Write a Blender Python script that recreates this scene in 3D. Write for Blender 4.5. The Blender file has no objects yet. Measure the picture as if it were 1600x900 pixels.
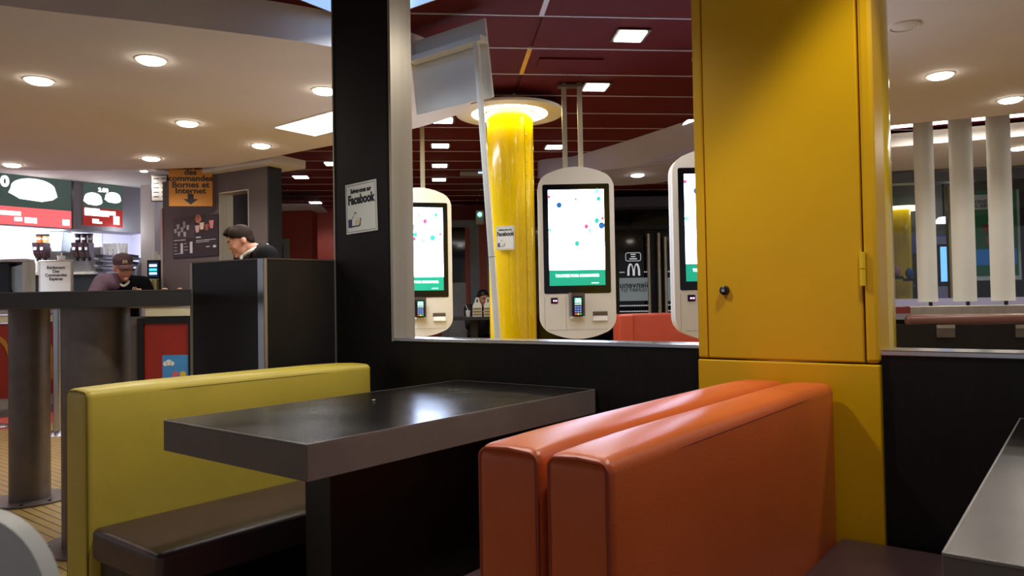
import bpy, bmesh, math, random
from mathutils import Vector, Matrix, Euler
from mathutils.geometry import tessellate_polygon
random.seed(7)
R = math.radians
# ------------------------------------------------------------------ camera, world, exposure
sc = bpy.context.scene
COL = sc.collection
F = 1150.0
H = 1.02
YAW, ROLL, PITCH = R(38.2), math.atan(.0175), math.atan(25 / 1150.)
FW = Vector((math.cos(YAW) * math.cos(PITCH), math.sin(YAW) * math.cos(PITCH), math.sin(PITCH)))
RT = Vector((math.sin(YAW), -math.cos(YAW), 0))
UP = RT.cross(FW)
cs, sn = math.cos(ROLL), math.sin(ROLL)
cam = bpy.data.cameras.new('camera')
cam.sensor_width = 36.0
cam.lens = 36.0 * F / 1600.0
cam.clip_start = .02
cam.dof.use_dof = True
cam.dof.focus_distance = 3.2
cam.dof.aperture_fstop = 11.0
co = bpy.data.objects.new('camera', cam)
COL.objects.link(co)
ix = RT * cs - UP * sn          # image right
iy = RT * sn + UP * cs          # image up
m3 = Matrix((ix, iy, -FW)).transposed()
co.matrix_world = Matrix.Translation((0, 0, H)) @ m3.to_4x4()
sc.camera = co
w = bpy.data.worlds.new('world')
sc.world = w
w.use_nodes = True
w.node_tree.nodes['Background'].inputs[0].default_value = (.80, .80, .88, 1)
w.node_tree.nodes['Background'].inputs[1].default_value = .19
sc.view_settings.view_transform = 'Standard'
sc.view_settings.look = 'None'
sc.view_settings.gamma = 1
sc.view_settings.use_curve_mapping = False
sc.view_settings.exposure = 0.75

SPOT_W = 16.0       # one round downlight
SQUARE_W = 16.0      # one square ceiling light


# ------------------------------------------------------------------ measuring helpers (plan positions from sight lines)
def ray(px, py):
    x = (px - 800) / F
    y = (450 - py) / F
    return FW + ix * x + iy * y


O = Vector((0, 0, H))


def G(px, py, z):
    r = ray(px, py)
    return O + r * ((z - H) / r.z)


def PD(px, py, d):
    return O + ray(px, py) * d


def at(px, d, z):
    """point of depth d and height z seen at column px"""
    a, b = PD(px, 0, d), PD(px, 900, d)
    t = (z - a.z) / (b.z - a.z)
    return a.lerp(b, t)


def PL(px, py, o, rz):
    """local (x, z) on the vertical plane through o whose local x axis is turned by rz"""
    n = Vector((-math.sin(rz), math.cos(rz), 0))
    r = ray(px, py)
    t = (Vector(o) - O).dot(n) / r.dot(n)
    p = O + r * t - Vector(o)
    return p.x * math.cos(rz) + p.y * math.sin(rz), p.z


FR = YAW - math.pi / 2      # heading of things that face the camera squarely

# ------------------------------------------------------------------ materials
MATS = {}


def lin(c):
    if isinstance(c, str):
        c = c.lstrip('#')
        c = [int(c[i:i + 2], 16) / 255 for i in (0, 2, 4)]
        c = [v / 12.92 if v <= .04045 else ((v + .055) / 1.055) ** 2.4 for v in c]
    return (*c, 1)


def mat(name, col, rough=.5, metal=0, var=.08, scale=12, bump=0, bscale=None, coat=0, stretch=None, spec=None):
    if name in MATS:
        return MATS[name]
    m = bpy.data.materials.new(name)
    m.use_nodes = True
    nt = m.node_tree
    N, L = nt.nodes, nt.links
    b = N['Principled BSDF']
    b.inputs['Roughness'].default_value = rough
    b.inputs['Metallic'].default_value = metal
    b.inputs['Coat Weight'].default_value = coat
    if spec is not None:
        b.inputs['Specular IOR Level'].default_value = spec
    c = lin(col)
    tc = N.new('ShaderNodeTexCoord')
    mp = N.new('ShaderNodeMapping')
    if stretch:
        mp.inputs['Scale'].default_value = stretch
    L.new(tc.outputs['Object'], mp.inputs[0])
    no = N.new('ShaderNodeTexNoise')
    no.inputs['Scale'].default_value = scale
    no.inputs['Detail'].default_value = 4
    L.new(mp.outputs[0], no.inputs['Vector'])
    rp = N.new('ShaderNodeValToRGB')
    rp.color_ramp.elements[0].position = .3
    rp.color_ramp.elements[1].position = .7
    rp.color_ramp.elements[0].color = (*[v * (1 - var) for v in c[:3]], 1)
    rp.color_ramp.elements[1].color = (*[min(1, v * (1 + var)) for v in c[:3]], 1)
    L.new(no.outputs[0], rp.inputs[0])
    L.new(rp.outputs[0], b.inputs['Base Color'])
    if bump:
        n2 = N.new('ShaderNodeTexNoise')
        n2.inputs['Scale'].default_value = bscale or scale * 8
        L.new(mp.outputs[0], n2.inputs['Vector'])
        bp = N.new('ShaderNodeBump')
        bp.inputs['Strength'].default_value = bump
        bp.inputs['Distance'].default_value = .002
        L.new(n2.outputs[0], bp.inputs['Height'])
        L.new(bp.outputs[0], b.inputs['Normal'])
    MATS[name] = m
    return m


def emit(name, col, s, base=None):
    if name in MATS:
        return MATS[name]
    m = bpy.data.materials.new(name)
    m.use_nodes = True
    b = m.node_tree.nodes['Principled BSDF']
    b.inputs['Base Color'].default_value = lin(base or col)
    b.inputs['Emission Color'].default_value = lin(col)
    b.inputs['Emission Strength'].default_value = s
    b.inputs['Roughness'].default_value = .3
    MATS[name] = m
    return m


def glass(name, tint=(.8, .85, .9), refl=.12):
    m = bpy.data.materials.new(name)
    m.use_nodes = True
    nt = m.node_tree
    nt.nodes.remove(nt.nodes['Principled BSDF'])
    out = nt.nodes['Material Output']
    t = nt.nodes.new('ShaderNodeBsdfTransparent')
    t.inputs[0].default_value = (*tint, 1)
    g = nt.nodes.new('ShaderNodeBsdfGlossy')
    g.inputs['Roughness'].default_value = .03
    mx = nt.nodes.new('ShaderNodeMixShader')
    mx.inputs[0].default_value = refl
    nt.links.new(t.outputs[0], mx.inputs[1])
    nt.links.new(g.outputs[0], mx.inputs[2])
    nt.links.new(mx.outputs[0], out.inputs[0])
    MATS[name] = m
    return m


def floor_mat():
    m = mat('floor_tan', '#b09258', .38, 0, .12, 5)
    nt = m.node_tree
    N, L = nt.nodes, nt.links
    b = N['Principled BSDF']
    tc = N.new('ShaderNodeTexCoord')
    sep = N.new('ShaderNodeSeparateXYZ')
    L.new(tc.outputs['Object'], sep.inputs[0])
    fr = N.new('ShaderNodeMath'); fr.operation = 'MULTIPLY'; fr.inputs[1].default_value = 1 / .046
    L.new(sep.outputs[0], fr.inputs[0])
    f2 = N.new('ShaderNodeMath'); f2.operation = 'FRACT'
    L.new(fr.outputs[0], f2.inputs[0])
    lt = N.new('ShaderNodeMath'); lt.operation = 'LESS_THAN'; lt.inputs[1].default_value = .13
    L.new(f2.outputs[0], lt.inputs[0])
    old = b.inputs['Base Color'].links[0].from_socket
    mx = N.new('ShaderNodeMix'); mx.data_type = 'RGBA'
    L.new(lt.outputs[0], mx.inputs[0])
    L.new(old, mx.inputs[6])
    mx.inputs[7].default_value = lin('#4a3413')
    L.new(mx.outputs[2], b.inputs['Base Color'])
    return m


def wood_mat(name, c1, c2, rough=.2, stretch=(2, 40, 40)):
    m = bpy.data.materials.new(name)
    m.use_nodes = True
    nt = m.node_tree
    N, L = nt.nodes, nt.links
    b = N['Principled BSDF']
    b.inputs['Roughness'].default_value = rough
    tc = N.new('ShaderNodeTexCoord')
    mp = N.new('ShaderNodeMapping')
    mp.inputs['Scale'].default_value = stretch
    L.new(tc.outputs['Object'], mp.inputs[0])
    no = N.new('ShaderNodeTexNoise'); no.inputs['Scale'].default_value = 3; no.inputs['Detail'].default_value = 8
    L.new(mp.outputs[0], no.inputs['Vector'])
    rp = N.new('ShaderNodeValToRGB')
    rp.color_ramp.elements[0].color = lin(c1); rp.color_ramp.elements[0].position = .35
    rp.color_ramp.elements[1].color = lin(c2); rp.color_ramp.elements[1].position = .7
    L.new(no.outputs[0], rp.inputs[0])
    L.new(rp.outputs[0], b.inputs['Base Color'])
    # smears of grease: the gloss varies in patches
    n2 = N.new('ShaderNodeTexNoise'); n2.inputs['Scale'].default_value = 6; n2.inputs['Detail'].default_value = 6
    L.new(tc.outputs['Object'], n2.inputs['Vector'])
    mr = N.new('ShaderNodeMapRange')
    mr.inputs[1].default_value = .35; mr.inputs[2].default_value = .7
    mr.inputs[3].default_value = rough * .92; mr.inputs[4].default_value = rough * 1.15
    L.new(n2.outputs[0], mr.inputs[0]); L.new(mr.outputs[0], b.inputs['Roughness'])
    bp = N.new('ShaderNodeBump'); bp.inputs['Strength'].default_value = .15; bp.inputs['Distance'].default_value = .001
    L.new(no.outputs[0], bp.inputs['Height']); L.new(bp.outputs[0], b.inputs['Normal'])
    MATS[name] = m
    return m


M_floor = floor_mat()
M_table = wood_mat('table_laminate', '#100d0c', '#221b19', .24)
M_edge = mat('table_edge', '#6c6665', .5, 0, .1, 8)
M_black = mat('black_laminate', '#0f0d0d', .45, 0, .25, 9)
M_black2 = mat('charcoal_laminate', '#1d1c1e', .4, 0, .2, 9)
M_pillar = wood_mat('black_wood_panel', '#0a0808', '#120f0e', .48, (40, 40, 2))
M_pillar.node_tree.nodes['Principled BSDF'].inputs['Specular IOR Level'].default_value = .3
M_steel = mat('brushed_steel', '#c4bdac', .38, .8, .12, 14, .15, 120, stretch=(1, 1, .05))
M_steel_b = mat('polished_steel', '#c6c6cc', .22, 1, .06, 14)
M_dsteel = mat('dark_steel', '#7a706b', .4, .7, .12, 14)
M_yellow = mat('yellow_paint', '#d9a800', .34, 0, .04, 4, .12, 300)
M_yellow2 = mat('yellow_gloss', '#e8c400', .18, 0, .04, 5, coat=.4)
M_orange = mat('orange_leatherette', '#d0622f', .34, 0, .07, 5, .25, 420)
M_orange_p = mat('orange_piping', '#9c3c20', .45)
M_olive = mat('mustard_leatherette', '#d4c04c', .4, 0, .09, 4, .25, 420)
M_olive_p = mat('mustard_piping', '#85751e', .5)
M_brown = mat('brown_leatherette', '#49373a', .33, 0, .12, 6, .3, 380)
M_cream = mat('cream_plaster', '#e6ddd6', .85, 0, .02, 2)
M_cream2 = mat('white_plaster', '#d6d0cc', .8, 0, .02, 2)
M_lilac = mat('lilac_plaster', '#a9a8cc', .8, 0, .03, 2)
M_red = mat('dark_red_panel', '#58161a', .8, 0, .06, 3, spec=.15)
M_rail = mat('pale_rail', '#b9b0bd', .5, 0, .05, 6)
M_redwall = mat('red_wall', '#7c2a20', .6, 0, .06, 3)
M_counter_red = mat('counter_red', '#8a2313', .4, 0, .06, 4)
M_beige = mat('beige_counter', '#cbc6a6', .5, 0, .04, 5)
M_white = mat('white_plastic', '#edebe6', .3, 0, .02, 5)
M_offw = mat('offwhite_print', '#d9dcd8', .5, 0, .02, 5)
M_sign = mat('white_sign_board', '#eceee8', .5, 0, .02, 5)
M_screenblk = mat('screen_bezel', '#080b12', .12, 0, .1, 5)
M_blk = mat('black_plastic', '#0b0b0c', .35, 0, .2, 10)
M_ink = mat('black_ink', '#16161c', .6, 0, .1, 10)
M_lav = mat('lavender_wall', '#b3b2c4', .6, 0, .03, 3)
M_greypan = mat('grey_panel', '#8d8c96', .5, 0, .04, 3)
M_taupe = mat('taupe_laminate', '#5d5250', .45, 0, .1, 6, stretch=(30, 30, 1))
M_skin = mat('skin', '#c98f74', .5, 0, .06, 20)
M_hair = mat('brown_hair', '#241710', .7, 0, .3, 60, .6, 200, spec=.15)
M_suit = mat('black_cloth', '#070609', .85, 0, .2, 40, .3, spec=.15)
M_purple = mat('mauve_sleeve', '#6f5868', .85, 0, .12, 20, .3)
M_capc = mat('plum_cloth', '#4a3038', .8, 0, .12, 20, .3)
M_shirt = mat('white_cloth', '#dcd8cc', .8, 0, .05, 20)
M_lamp = emit('lamp_face', '#fff6e4', 14)
M_lampsq = emit('square_lamp_face', '#fffaf0', 8)
M_glassd = mat('night_glass', '#05070d', .06, 0, .3, 1.5)
M_clear = glass('clear_glass', (.82, .85, .88), .05)
M_tube = glass('clear_tube', (.9, .9, .95), .1)


# ------------------------------------------------------------------ mesh helpers
def NB():
    return bmesh.new()


def box(bm, x0, x1, y0, y1, z0, z1):
    v = [bm.verts.new((x, y, z)) for x in (x0, x1) for y in (y0, y1) for z in (z0, z1)]
    for f in ((0, 1, 3, 2), (4, 6, 7, 5), (0, 4, 5, 1), (2, 3, 7, 6), (0, 2, 6, 4), (1, 5, 7, 3)):
        bm.faces.new([v[i] for i in f])
    return bm


def rbox(bm, x0, x1, y0, y1, z0, z1, r=.03, crown=0, nx=8, ny=4, nz=4, side=0):
    """soft box: rounded edges, optional crowned top and bulged long sides"""
    lo, hi = (x0, y0, z0), (x1, y1, z1)

    def coords(a, b, n):
        e = [a, a + r * .2, a + r * .45, a + r * .7, a + r]
        mid = [a + r + (b - a - 2 * r) * i / n for i in range(1, n)]
        return e + mid + [b - (q - a) for q in reversed(e)]
    C = [coords(lo[i], hi[i], n) for i, n in enumerate((nx, ny, nz))]

    def mp(p):
        q = [min(max(p[i], lo[i] + r), hi[i] - r) for i in range(3)]
        v = Vector(p) - Vector(q)
        if v.length > 1e-9:
            p = Vector(q) + v.normalized() * r
        p = Vector(p)
        u = [(p[i] - lo[i]) / (hi[i] - lo[i]) * 2 - 1 for i in range(3)]
        if u[2] > 0:
            p.z += crown * (1 - u[0] ** 6) * (1 - u[1] ** 2) * max(0, u[2])
        if side:
            p.y += side * u[1] * (1 - u[0] ** 4) * (1 - u[2] ** 4)
        return p
    for ax in range(3):
        a, b = [i for i in range(3) if i != ax]
        for val in (lo[ax], hi[ax]):
            g = []
            for ca in C[a]:
                row = []
                for cb in C[b]:
                    p = [0, 0, 0]
                    p[ax], p[a], p[b] = val, ca, cb
                    row.append(bm.verts.new(mp(p)))
                g.append(row)
            for i in range(len(g) - 1):
                for j in range(len(g[0]) - 1):
                    bm.faces.new((g[i][j], g[i + 1][j], g[i + 1][j + 1], g[i][j + 1]))
    bmesh.ops.remove_doubles(bm, verts=bm.verts[:], dist=1e-5)
    bmesh.ops.recalc_face_normals(bm, faces=bm.faces[:])
    return bm


def cyl(bm, p0, p1, r0, r1=None, seg=24):
    r1 = r0 if r1 is None else r1
    p0, p1 = Vector(p0), Vector(p1)
    d = p1 - p0
    q = d.to_track_quat('Z', 'Y').to_matrix().to_4x4()
    bmesh.ops.create_cone(bm, cap_ends=True, segments=seg, radius1=r0, radius2=r1, depth=d.length,
                          matrix=Matrix.Translation((p0 + p1) / 2) @ q)
    return bm


def ell(bm, c, r, rot=(0, 0, 0), seg=16):
    m = Matrix.Translation(c) @ Euler(rot).to_matrix().to_4x4() @ Matrix.Diagonal((*r, 1))
    bmesh.ops.create_uvsphere(bm, u_segments=seg, v_segments=max(8, seg * 2 // 3), radius=1, matrix=m)
    return bm


def prism(bm, pts, t0, t1, plane='xz'):
    """extrude a 2D outline; xz -> along y, xy -> along z, yz -> along x"""
    def mk(p, t):
        if plane == 'xz':
            return (p[0], t, p[1])
        if plane == 'xy':
            return (p[0], p[1], t)
        return (t, p[0], p[1])
    a = [bm.verts.new(mk(p, t0)) for p in pts]
    b = [bm.verts.new(mk(p, t1)) for p in pts]
    n = len(pts)
    if n <= 4:
        bm.faces.new(a), bm.faces.new(b[::-1])
    else:
        for tri in tessellate_polygon([[Vector((p[0], p[1], 0)) for p in pts]]):
            for vs, k in ((a, 1), (b, -1)):
                try:
                    bm.faces.new([vs[i] for i in tri][::k])
                except ValueError:
                    pass
    for i in range(n):
        bm.faces.new((a[i], b[i], b[(i + 1) % n], a[(i + 1) % n]))
    bmesh.ops.recalc_face_normals(bm, faces=bm.faces[:])
    return bm


def lathe(bm, prof, c=(0, 0, 0), seg=32):
    rows = []
    for r, z in prof:
        rows.append([bm.verts.new((c[0] + r * math.cos(2 * math.pi * i / seg), c[1] + r * math.sin(2 * math.pi * i / seg), c[2] + z)) for i in range(seg)])
    for a, b in zip(rows, rows[1:]):
        for i in range(seg):
            j = (i + 1) % seg
            bm.faces.new((a[i], a[j], b[j], b[i]))
    bmesh.ops.remove_doubles(bm, verts=bm.verts[:], dist=1e-6)
    bmesh.ops.recalc_face_normals(bm, faces=bm.faces[:])
    return bm


def tube(bm, pts, r, seg=8):
    pts = [Vector(p) for p in pts]
    rings = []
    for i, p in enumerate(pts):
        d = (pts[min(i + 1, len(pts) - 1)] - pts[max(i - 1, 0)]).normalized()
        q = d.to_track_quat('Z', 'Y')
        rings.append([bm.verts.new(p + q @ Vector((r * math.cos(2 * math.pi * k / seg), r * math.sin(2 * math.pi * k / seg), 0))) for k in range(seg)])
    for a, b in zip(rings, rings[1:]):
        for k in range(seg):
            j = (k + 1) % seg
            bm.faces.new((a[k], a[j], b[j], b[k]))
    bm.faces.new(rings[0][::-1])
    bm.faces.new(rings[-1])
    return bm


def obj(name, bm, m, parent=None, smooth=False, bevel=0, seg=2, loc=None, rz=0):
    me = bpy.data.meshes.new(name)
    bm.to_mesh(me)
    bm.free()
    if smooth:
        me.polygons.foreach_set('use_smooth', [True] * len(me.polygons))
        try:
            me.set_sharp_from_angle(angle=R(40))
        except Exception:
            pass
    o = bpy.data.objects.new(name, me)
    COL.objects.link(o)
    if m:
        me.materials.append(m)
    if parent:
        o.parent = parent
    if loc is not None:
        o.location = loc
    if rz:
        o.rotation_euler = (0, 0, rz)
    if bevel:
        b = o.modifiers.new('bevel', 'BEVEL')
        b.width = bevel
        b.segments = seg
        b.limit_method = 'ANGLE'
        b.angle_limit = R(35)
    return o


def tag(o, label, cat, group=None):
    o['label'] = label
    o['category'] = cat
    if group:
        o['group'] = group
    return o


def thing(name, label, cat, loc=(0, 0, 0), rz=0, group=None):
    o = bpy.data.objects.new(name, None)
    COL.objects.link(o)
    o.empty_display_size = .1
    o.location = loc
    o.rotation_euler = (0, 0, rz)
    return tag(o, label, cat, group)


def struct(name, bm, m, label=None, loc=None, rz=0, bevel=0, smooth=False):
    o = obj(name, bm, m, None, smooth, bevel, loc=loc, rz=rz)
    o['kind'] = 'structure'
    if label:
        o['label'] = label
    return o


def B(name, m, parent, x0, x1, y0, y1, z0, z1, bevel=0, seg=2):
    return obj(name, box(NB(), x0, x1, y0, y1, z0, z1), m, parent, bevel=bevel, seg=seg)


def text(name, s, size, m, parent, x, y, z, sx=1, align='CENTER', bold=0, mirror=False, ext=.0006, tilt=0):
    """flat lettering in the local xz plane, read from -y"""
    cu = bpy.data.curves.new(name, 'FONT')
    cu.body = s
    cu.size = size
    cu.align_x = align
    cu.align_y = 'CENTER'
    cu.extrude = ext
    cu.offset = bold
    cu.resolution_u = 3
    cu.space_line = .85
    t = bpy.data.objects.new(name, cu)
    COL.objects.link(t)
    me = bpy.data.meshes.new_from_object(t)
    bpy.data.objects.remove(t)
    bpy.data.curves.remove(cu)
    me.transform(Matrix.Diagonal((-sx if mirror else sx, 1, 1, 1)))
    me.transform(Matrix.Rotation(tilt, 4, 'Z'))
    me.transform(Matrix.Rotation(math.pi / 2, 4, 'X'))
    me.materials.clear()
    me.materials.append(m)
    o = bpy.data.objects.new(name, me)
    COL.objects.link(o)
    o.parent = parent
    o.location = (x, y, z)
    return o


def arches(bm, cx, cz, w, h, s, y0, y1):
    """double-arch emblem, drawn as one outline"""
    def arc(x0, ww, hh, n=10):
        return [(x0 + ww * (.5 - .5 * math.cos(math.pi * i / n)), hh * math.sin(math.pi * i / n) ** .75) for i in range(n + 1)]
    hw = w / 2
    out = arc(0, hw + s * .25, h) + arc(hw - s * .25, hw + s * .25, h)
    outer = arc(0, hw, h)[:-3] + [(hw, h * .42)] + arc(hw, hw, h)[3:]
    i2 = arc(hw + s * .5, hw - s * 1.5, h - s * .8)
    i1 = arc(s, hw - s * 1.5, h - s * .8)
    pts = outer + list(reversed(i2)) + list(reversed(i1))
    prism(bm, [(cx - w / 2 + p[0], cz + p[1]) for p in pts], y0, y1)
    return bm


def arc_pts(cx, cz, rx, rz, a0, a1, n=8):
    return [(cx + rx * math.cos(R(a0 + (a1 - a0) * i / n)), cz + rz * math.sin(R(a0 + (a1 - a0) * i / n))) for i in range(n + 1)]


def rrect(x0, x1, z0, z1, r, n=5):
    return (arc_pts(x1 - r, z1 - r, r, r, 0, 90, n) + arc_pts(x0 + r, z1 - r, r, r, 90, 180, n)
            + arc_pts(x0 + r, z0 + r, r, r, 180, 270, n) + arc_pts(x1 - r, z0 + r, r, r, 270, 360, n))


def smooth_curve(pts, n=6, closed=False):
    P = [Vector(p) for p in pts]
    out = []
    N = len(P)
    for i in range(N if closed else N - 1):
        p0, p1, p2, p3 = (P[(i - 1) % N] if closed or i > 0 else P[0], P[i], P[(i + 1) % N],
                          P[(i + 2) % N] if closed or i + 2 < N else P[-1])
        for k in range(n):
            t = k / n
            out.append(.5 * ((2 * p1) + (p2 - p0) * t + (2 * p0 - 5 * p1 + 4 * p2 - p3) * t * t + (3 * p1 - p0 - 3 * p2 + p3) * t ** 3))
    if not closed:
        out.append(P[-1])
    return out


def lamp(kind, parent, loc, watts, col=(1, .92, .83), size=.07, angle=130, blend=.8, rot=None):
    li = bpy.data.lights.new('bulb', kind)
    li.energy = watts
    li.color = col
    if kind == 'SPOT':
        li.spot_size = R(angle)
        li.spot_blend = blend
        li.shadow_soft_size = size
    elif kind == 'POINT':
        li.shadow_soft_size = size
    elif kind == 'AREA':
        li.shape = 'RECTANGLE'
        li.size, li.size_y = size
        li.spread = R(angle)
    o = bpy.data.objects.new('bulb', li)
    COL.objects.link(o)
    o.parent = parent
    o.location = loc
    if rot:
        o.rotation_euler = rot
    return o


# ================================================================== THE SETTING
ZC, ZS = 2.60, 2.41         # dark red ceiling, cream dropped ceilings
fl = struct('floor', box(NB(), -4, 15, -6, 15, -.05, 0), M_floor, 'tan floor of narrow grooved boards')
red_strip = struct('trim_1', box(NB(), -1, 4.6, 7.55, 8.35, 0, .003), mat('red_floor', '#b5402c', .4, 0, .1, 6), 'red band in the floor along the counter')
grey_strip = struct('trim_2', box(NB(), -1, 4.6, 8.35, 9.05, 0, .0035), mat('dark_grey_band', '#4a4846', .5, 0, .1, 6), 'dark grey band at the foot of the counter')  # flat dark grey strip in front of the counter

# --- red ceiling: strips of panels between pale rails
CA = R(-46.3)
ceil = struct('ceiling', box(NB(), -6, 9, -3, 14, ZC + .012, ZC + .06), M_red, 'dark red ceiling of long panels between pale rails', rz=CA)
V0, VS, U0, UL = 3.97, .512, .57, 2.6
pm = None
for k in range(-6, 19):
    v0 = V0 + VS * k
    for j in range(-3, 4):
        u0 = U0 + UL * j + (0 if k % 2 else 0)
        if k < -1 and (j < -1 or j > 2):
            continue
        if pm is None:
            bm = box(NB(), .012, UL - .012, .008, VS - .008, 0, .012)
            o = obj('panel', bm, M_red, ceil)
            pm = o.data
        else:
            o = bpy.data.objects.new('panel', pm)
            COL.objects.link(o)
            o.parent = ceil
        o.location = (u0, v0, ZC)
rm = None
for k in range(-6, 20):
    if rm is None:
        o = obj('rail', box(NB(), -6, 9, -.006, .006, -.004, .012), M_rail, ceil)
        rm = o.data
    else:
        o = bpy.data.objects.new('rail', rm)
        COL.objects.link(o)
        o.parent = ceil
    o.location = (0, V0 + VS * k, ZC)
for k, m in ((-1, M_rail), (1, mat('brass_rail', '#c08a3c', .4, .3))):
    B('cross_rail', m, ceil, U0 - .014, U0 + .014, V0 + VS * k + .006, V0 + VS * (k + 1) - .006, ZC - .004, ZC + .012)
# a shallow raised hatch near the ring column
p = G(868, 98, ZC)
hu, hv = p.x * math.cos(CA) + p.y * math.sin(CA), -p.x * math.sin(CA) + p.y * math.cos(CA)
B('hatch', M_red, ceil, hu - .12, hu + .3, hv - .1, hv + .06, ZC - .012, ZC)


def soffit(name, outline, z0, z1, m, label, n=6):
    pts = [(p.x, p.y) for p in smooth_curve([(x, y, 0) for x, y in outline], n, True)]
    return struct(name, prism(NB(), pts, z0, z1, 'xy'), m, label)


cl = soffit('ceiling_left', [(-2.4, 5.6), (-1.2, 4.7), (.2, 4.25), (1.17, 3.84), (1.77, 3.5), (2.49, 3.15), (3.15, 3.06), (3.83, 3.35), (4.04, 3.95),
                             (4.04, 4.7), (3.98, 5.4), (3.93, 6.1), (3.84, 6.7), (3.4, 7.35), (2.9, 7.95), (2.3, 8.3), (.5, 8.5), (-2.4, 8.2)],
            ZS, ZC, M_cream, 'cream dropped ceiling with a rounded end above the counter side')
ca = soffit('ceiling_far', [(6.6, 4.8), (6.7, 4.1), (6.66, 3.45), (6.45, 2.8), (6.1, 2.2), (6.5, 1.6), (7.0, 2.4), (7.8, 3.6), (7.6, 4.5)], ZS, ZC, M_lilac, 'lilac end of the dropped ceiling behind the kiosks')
cr = soffit('ceiling_right', [(6.2, 2.25), (5.6, 1.9), (4.6, 1.4), (3.5, 1.02), (2.7, .45), (2.35, -.8), (2.6, -2.6),
                              (4.6, -3.4), (7.6, -2.6), (7.1, -.5), (6.84, .37), (6.57, 1.26), (6.65, 1.9)],
            ZS, ZC, M_cream, 'cream dropped ceiling reaching right past the yellow column')
# lilac slanted face on the far end of the right ceiling
top = [G(x, y, ZC - .005) for x, y in ((872, 250), (900, 243), (960, 226), (1055, 195), (1095, 180))]
bot = [G(x, y, ZS - .004) for x, y in ((885, 273), (910, 270), (960, 264), (1055, 253), (1095, 247))]
bm = NB()
a = [bm.verts.new(p) for p in smooth_curve(top, 4)]
b = [bm.verts.new(p) for p in smooth_curve(bot, 4)]
c = [bm.verts.new(p + Vector((.3, .25, .15))) for p in smooth_curve(bot, 4)]
for i in range(len(a) - 1):
    bm.faces.new((a[i], a[i + 1], b[i + 1], b[i]))
    bm.faces.new((b[i], b[i + 1], c[i + 1], c[i]))
    bm.faces.new((c[i], c[i + 1], a[i + 1], a[i]))
bmesh.ops.recalc_face_normals(bm, faces=bm.faces[:])
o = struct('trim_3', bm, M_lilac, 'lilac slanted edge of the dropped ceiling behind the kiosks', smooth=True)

# --- booth half wall with pillar
WX, WT = 2.19, .12
wl = struct('wall_front', box(NB(), WX, WX + WT, .97, 2.39, 0, .868), M_pillar, 'black half wall behind the centre table')
B('steel_sill', M_steel_b, wl, WX - .004, WX + WT + .004, .97, 2.375, .868, .882, .003)
wr = struct('wall_right', box(NB(), WX, WX + WT, -3, .455, 0, .862), M_pillar, 'black half wall right of the yellow column')
B('steel_sill', M_steel_b, wr, WX - .004, WX + WT + .004, -3, .455, .862, .878, .003)
pl = struct('wall_pillar', box(NB(), WX, WX + WT, 2.39, 2.77, 0, ZC), M_pillar, 'tall black pillar with a steel lined edge')
B('steel_jamb', M_steel, pl, WX - .003, WX + WT + .003, 2.375, 2.39, .868, ZC)
B('corner_strip', M_steel, pl, WX - .003, WX + .003, 2.768, 2.776, 0, ZC)
B('seam', M_black, pl, WX - .001, WX + .002, 2.405, 2.407, .87, ZC)

# --- low partition behind the mustard bench
PZ = 1.235
PP = [(1.778, 3.315), (1.858, 2.842), (2.19, 2.775), (2.66, 2.80), (2.6, 3.45)]
pa = struct('wall_partition', prism(NB(), PP, 0, PZ, 'xy'), M_black2, 'charcoal boxed-in partition with steel corners')


def oblique(name, m, a, b, off, th, z0, z1):
    """upright strip along the plan line a-b"""
    a, b = Vector((*a, 0)), Vector((*b, 0))
    d = (b - a).normalized()
    n = Vector((d.y, -d.x, 0))
    q = [a + n * off, b + n * off, b + n * (off - th), a + n * (off - th)]
    return obj(name, prism(NB(), [(p.x, p.y) for p in q], z0, z1, 'xy'), m, pa)


c0 = Vector((1.858, 2.842))
oblique('corner_strip', M_steel_b, c0 + Vector((-.006, .034)), c0, .004, .012, 0, PZ + .003)
oblique('corner_strip', M_steel, c0, c0 + Vector((.012, -.003)), .004, .012, 0, PZ + .003)
oblique('corner_strip', M_steel, (1.778, 3.315), (1.7805, 3.30), .004, .012, 0, PZ + .003)
oblique('top_strip', M_dsteel, (1.778, 3.315), (1.858, 2.842), .003, .02, PZ, PZ + .006)
oblique('top_strip', M_dsteel, (1.858, 2.842), (2.19, 2.775), .003, .02, PZ, PZ + .006)

# --- back walls
bw = struct('wall_back', box(NB(), -3.7, 1.2, 0, .1, 0, ZC), M_redwall, 'dark red wall at the far back', loc=at(800, 11.6, 0), rz=FR)


def strip_local(px0, px1, py0, py1, o, rz):
    x0, z0 = PL(px0, py1, o, rz)
    x1, z1 = PL(px1, py0, o, rz)
    return x0, x1, z0, z1


# door with grey frame seen left of the pillar
od = at(470, 10.4, 0)
rw = struct('wall_red_corner', box(NB(), -.3, .18, .02, .3, 0, 2.45), M_redwall, 'red wall end left of the black pillar', loc=od, rz=FR)
d1 = struct('door_1', box(NB(), -.36, -.14, -.02, .1, 0, 2.0), mat('grey_blue_frame', '#6e7078', .5), 'grey framed dark doorway left of the black pillar', loc=od, rz=FR)
B('door_leaf', M_blk, d1, -.42, -.22, -.04, -.02, 0, 1.9)
struct('trim_4', box(NB(), -.6, .36, -.5, .25, 2.4, 2.43), M_lilac, 'pale ceiling step above the red wall end', loc=od, rz=FR + .12)
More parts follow.
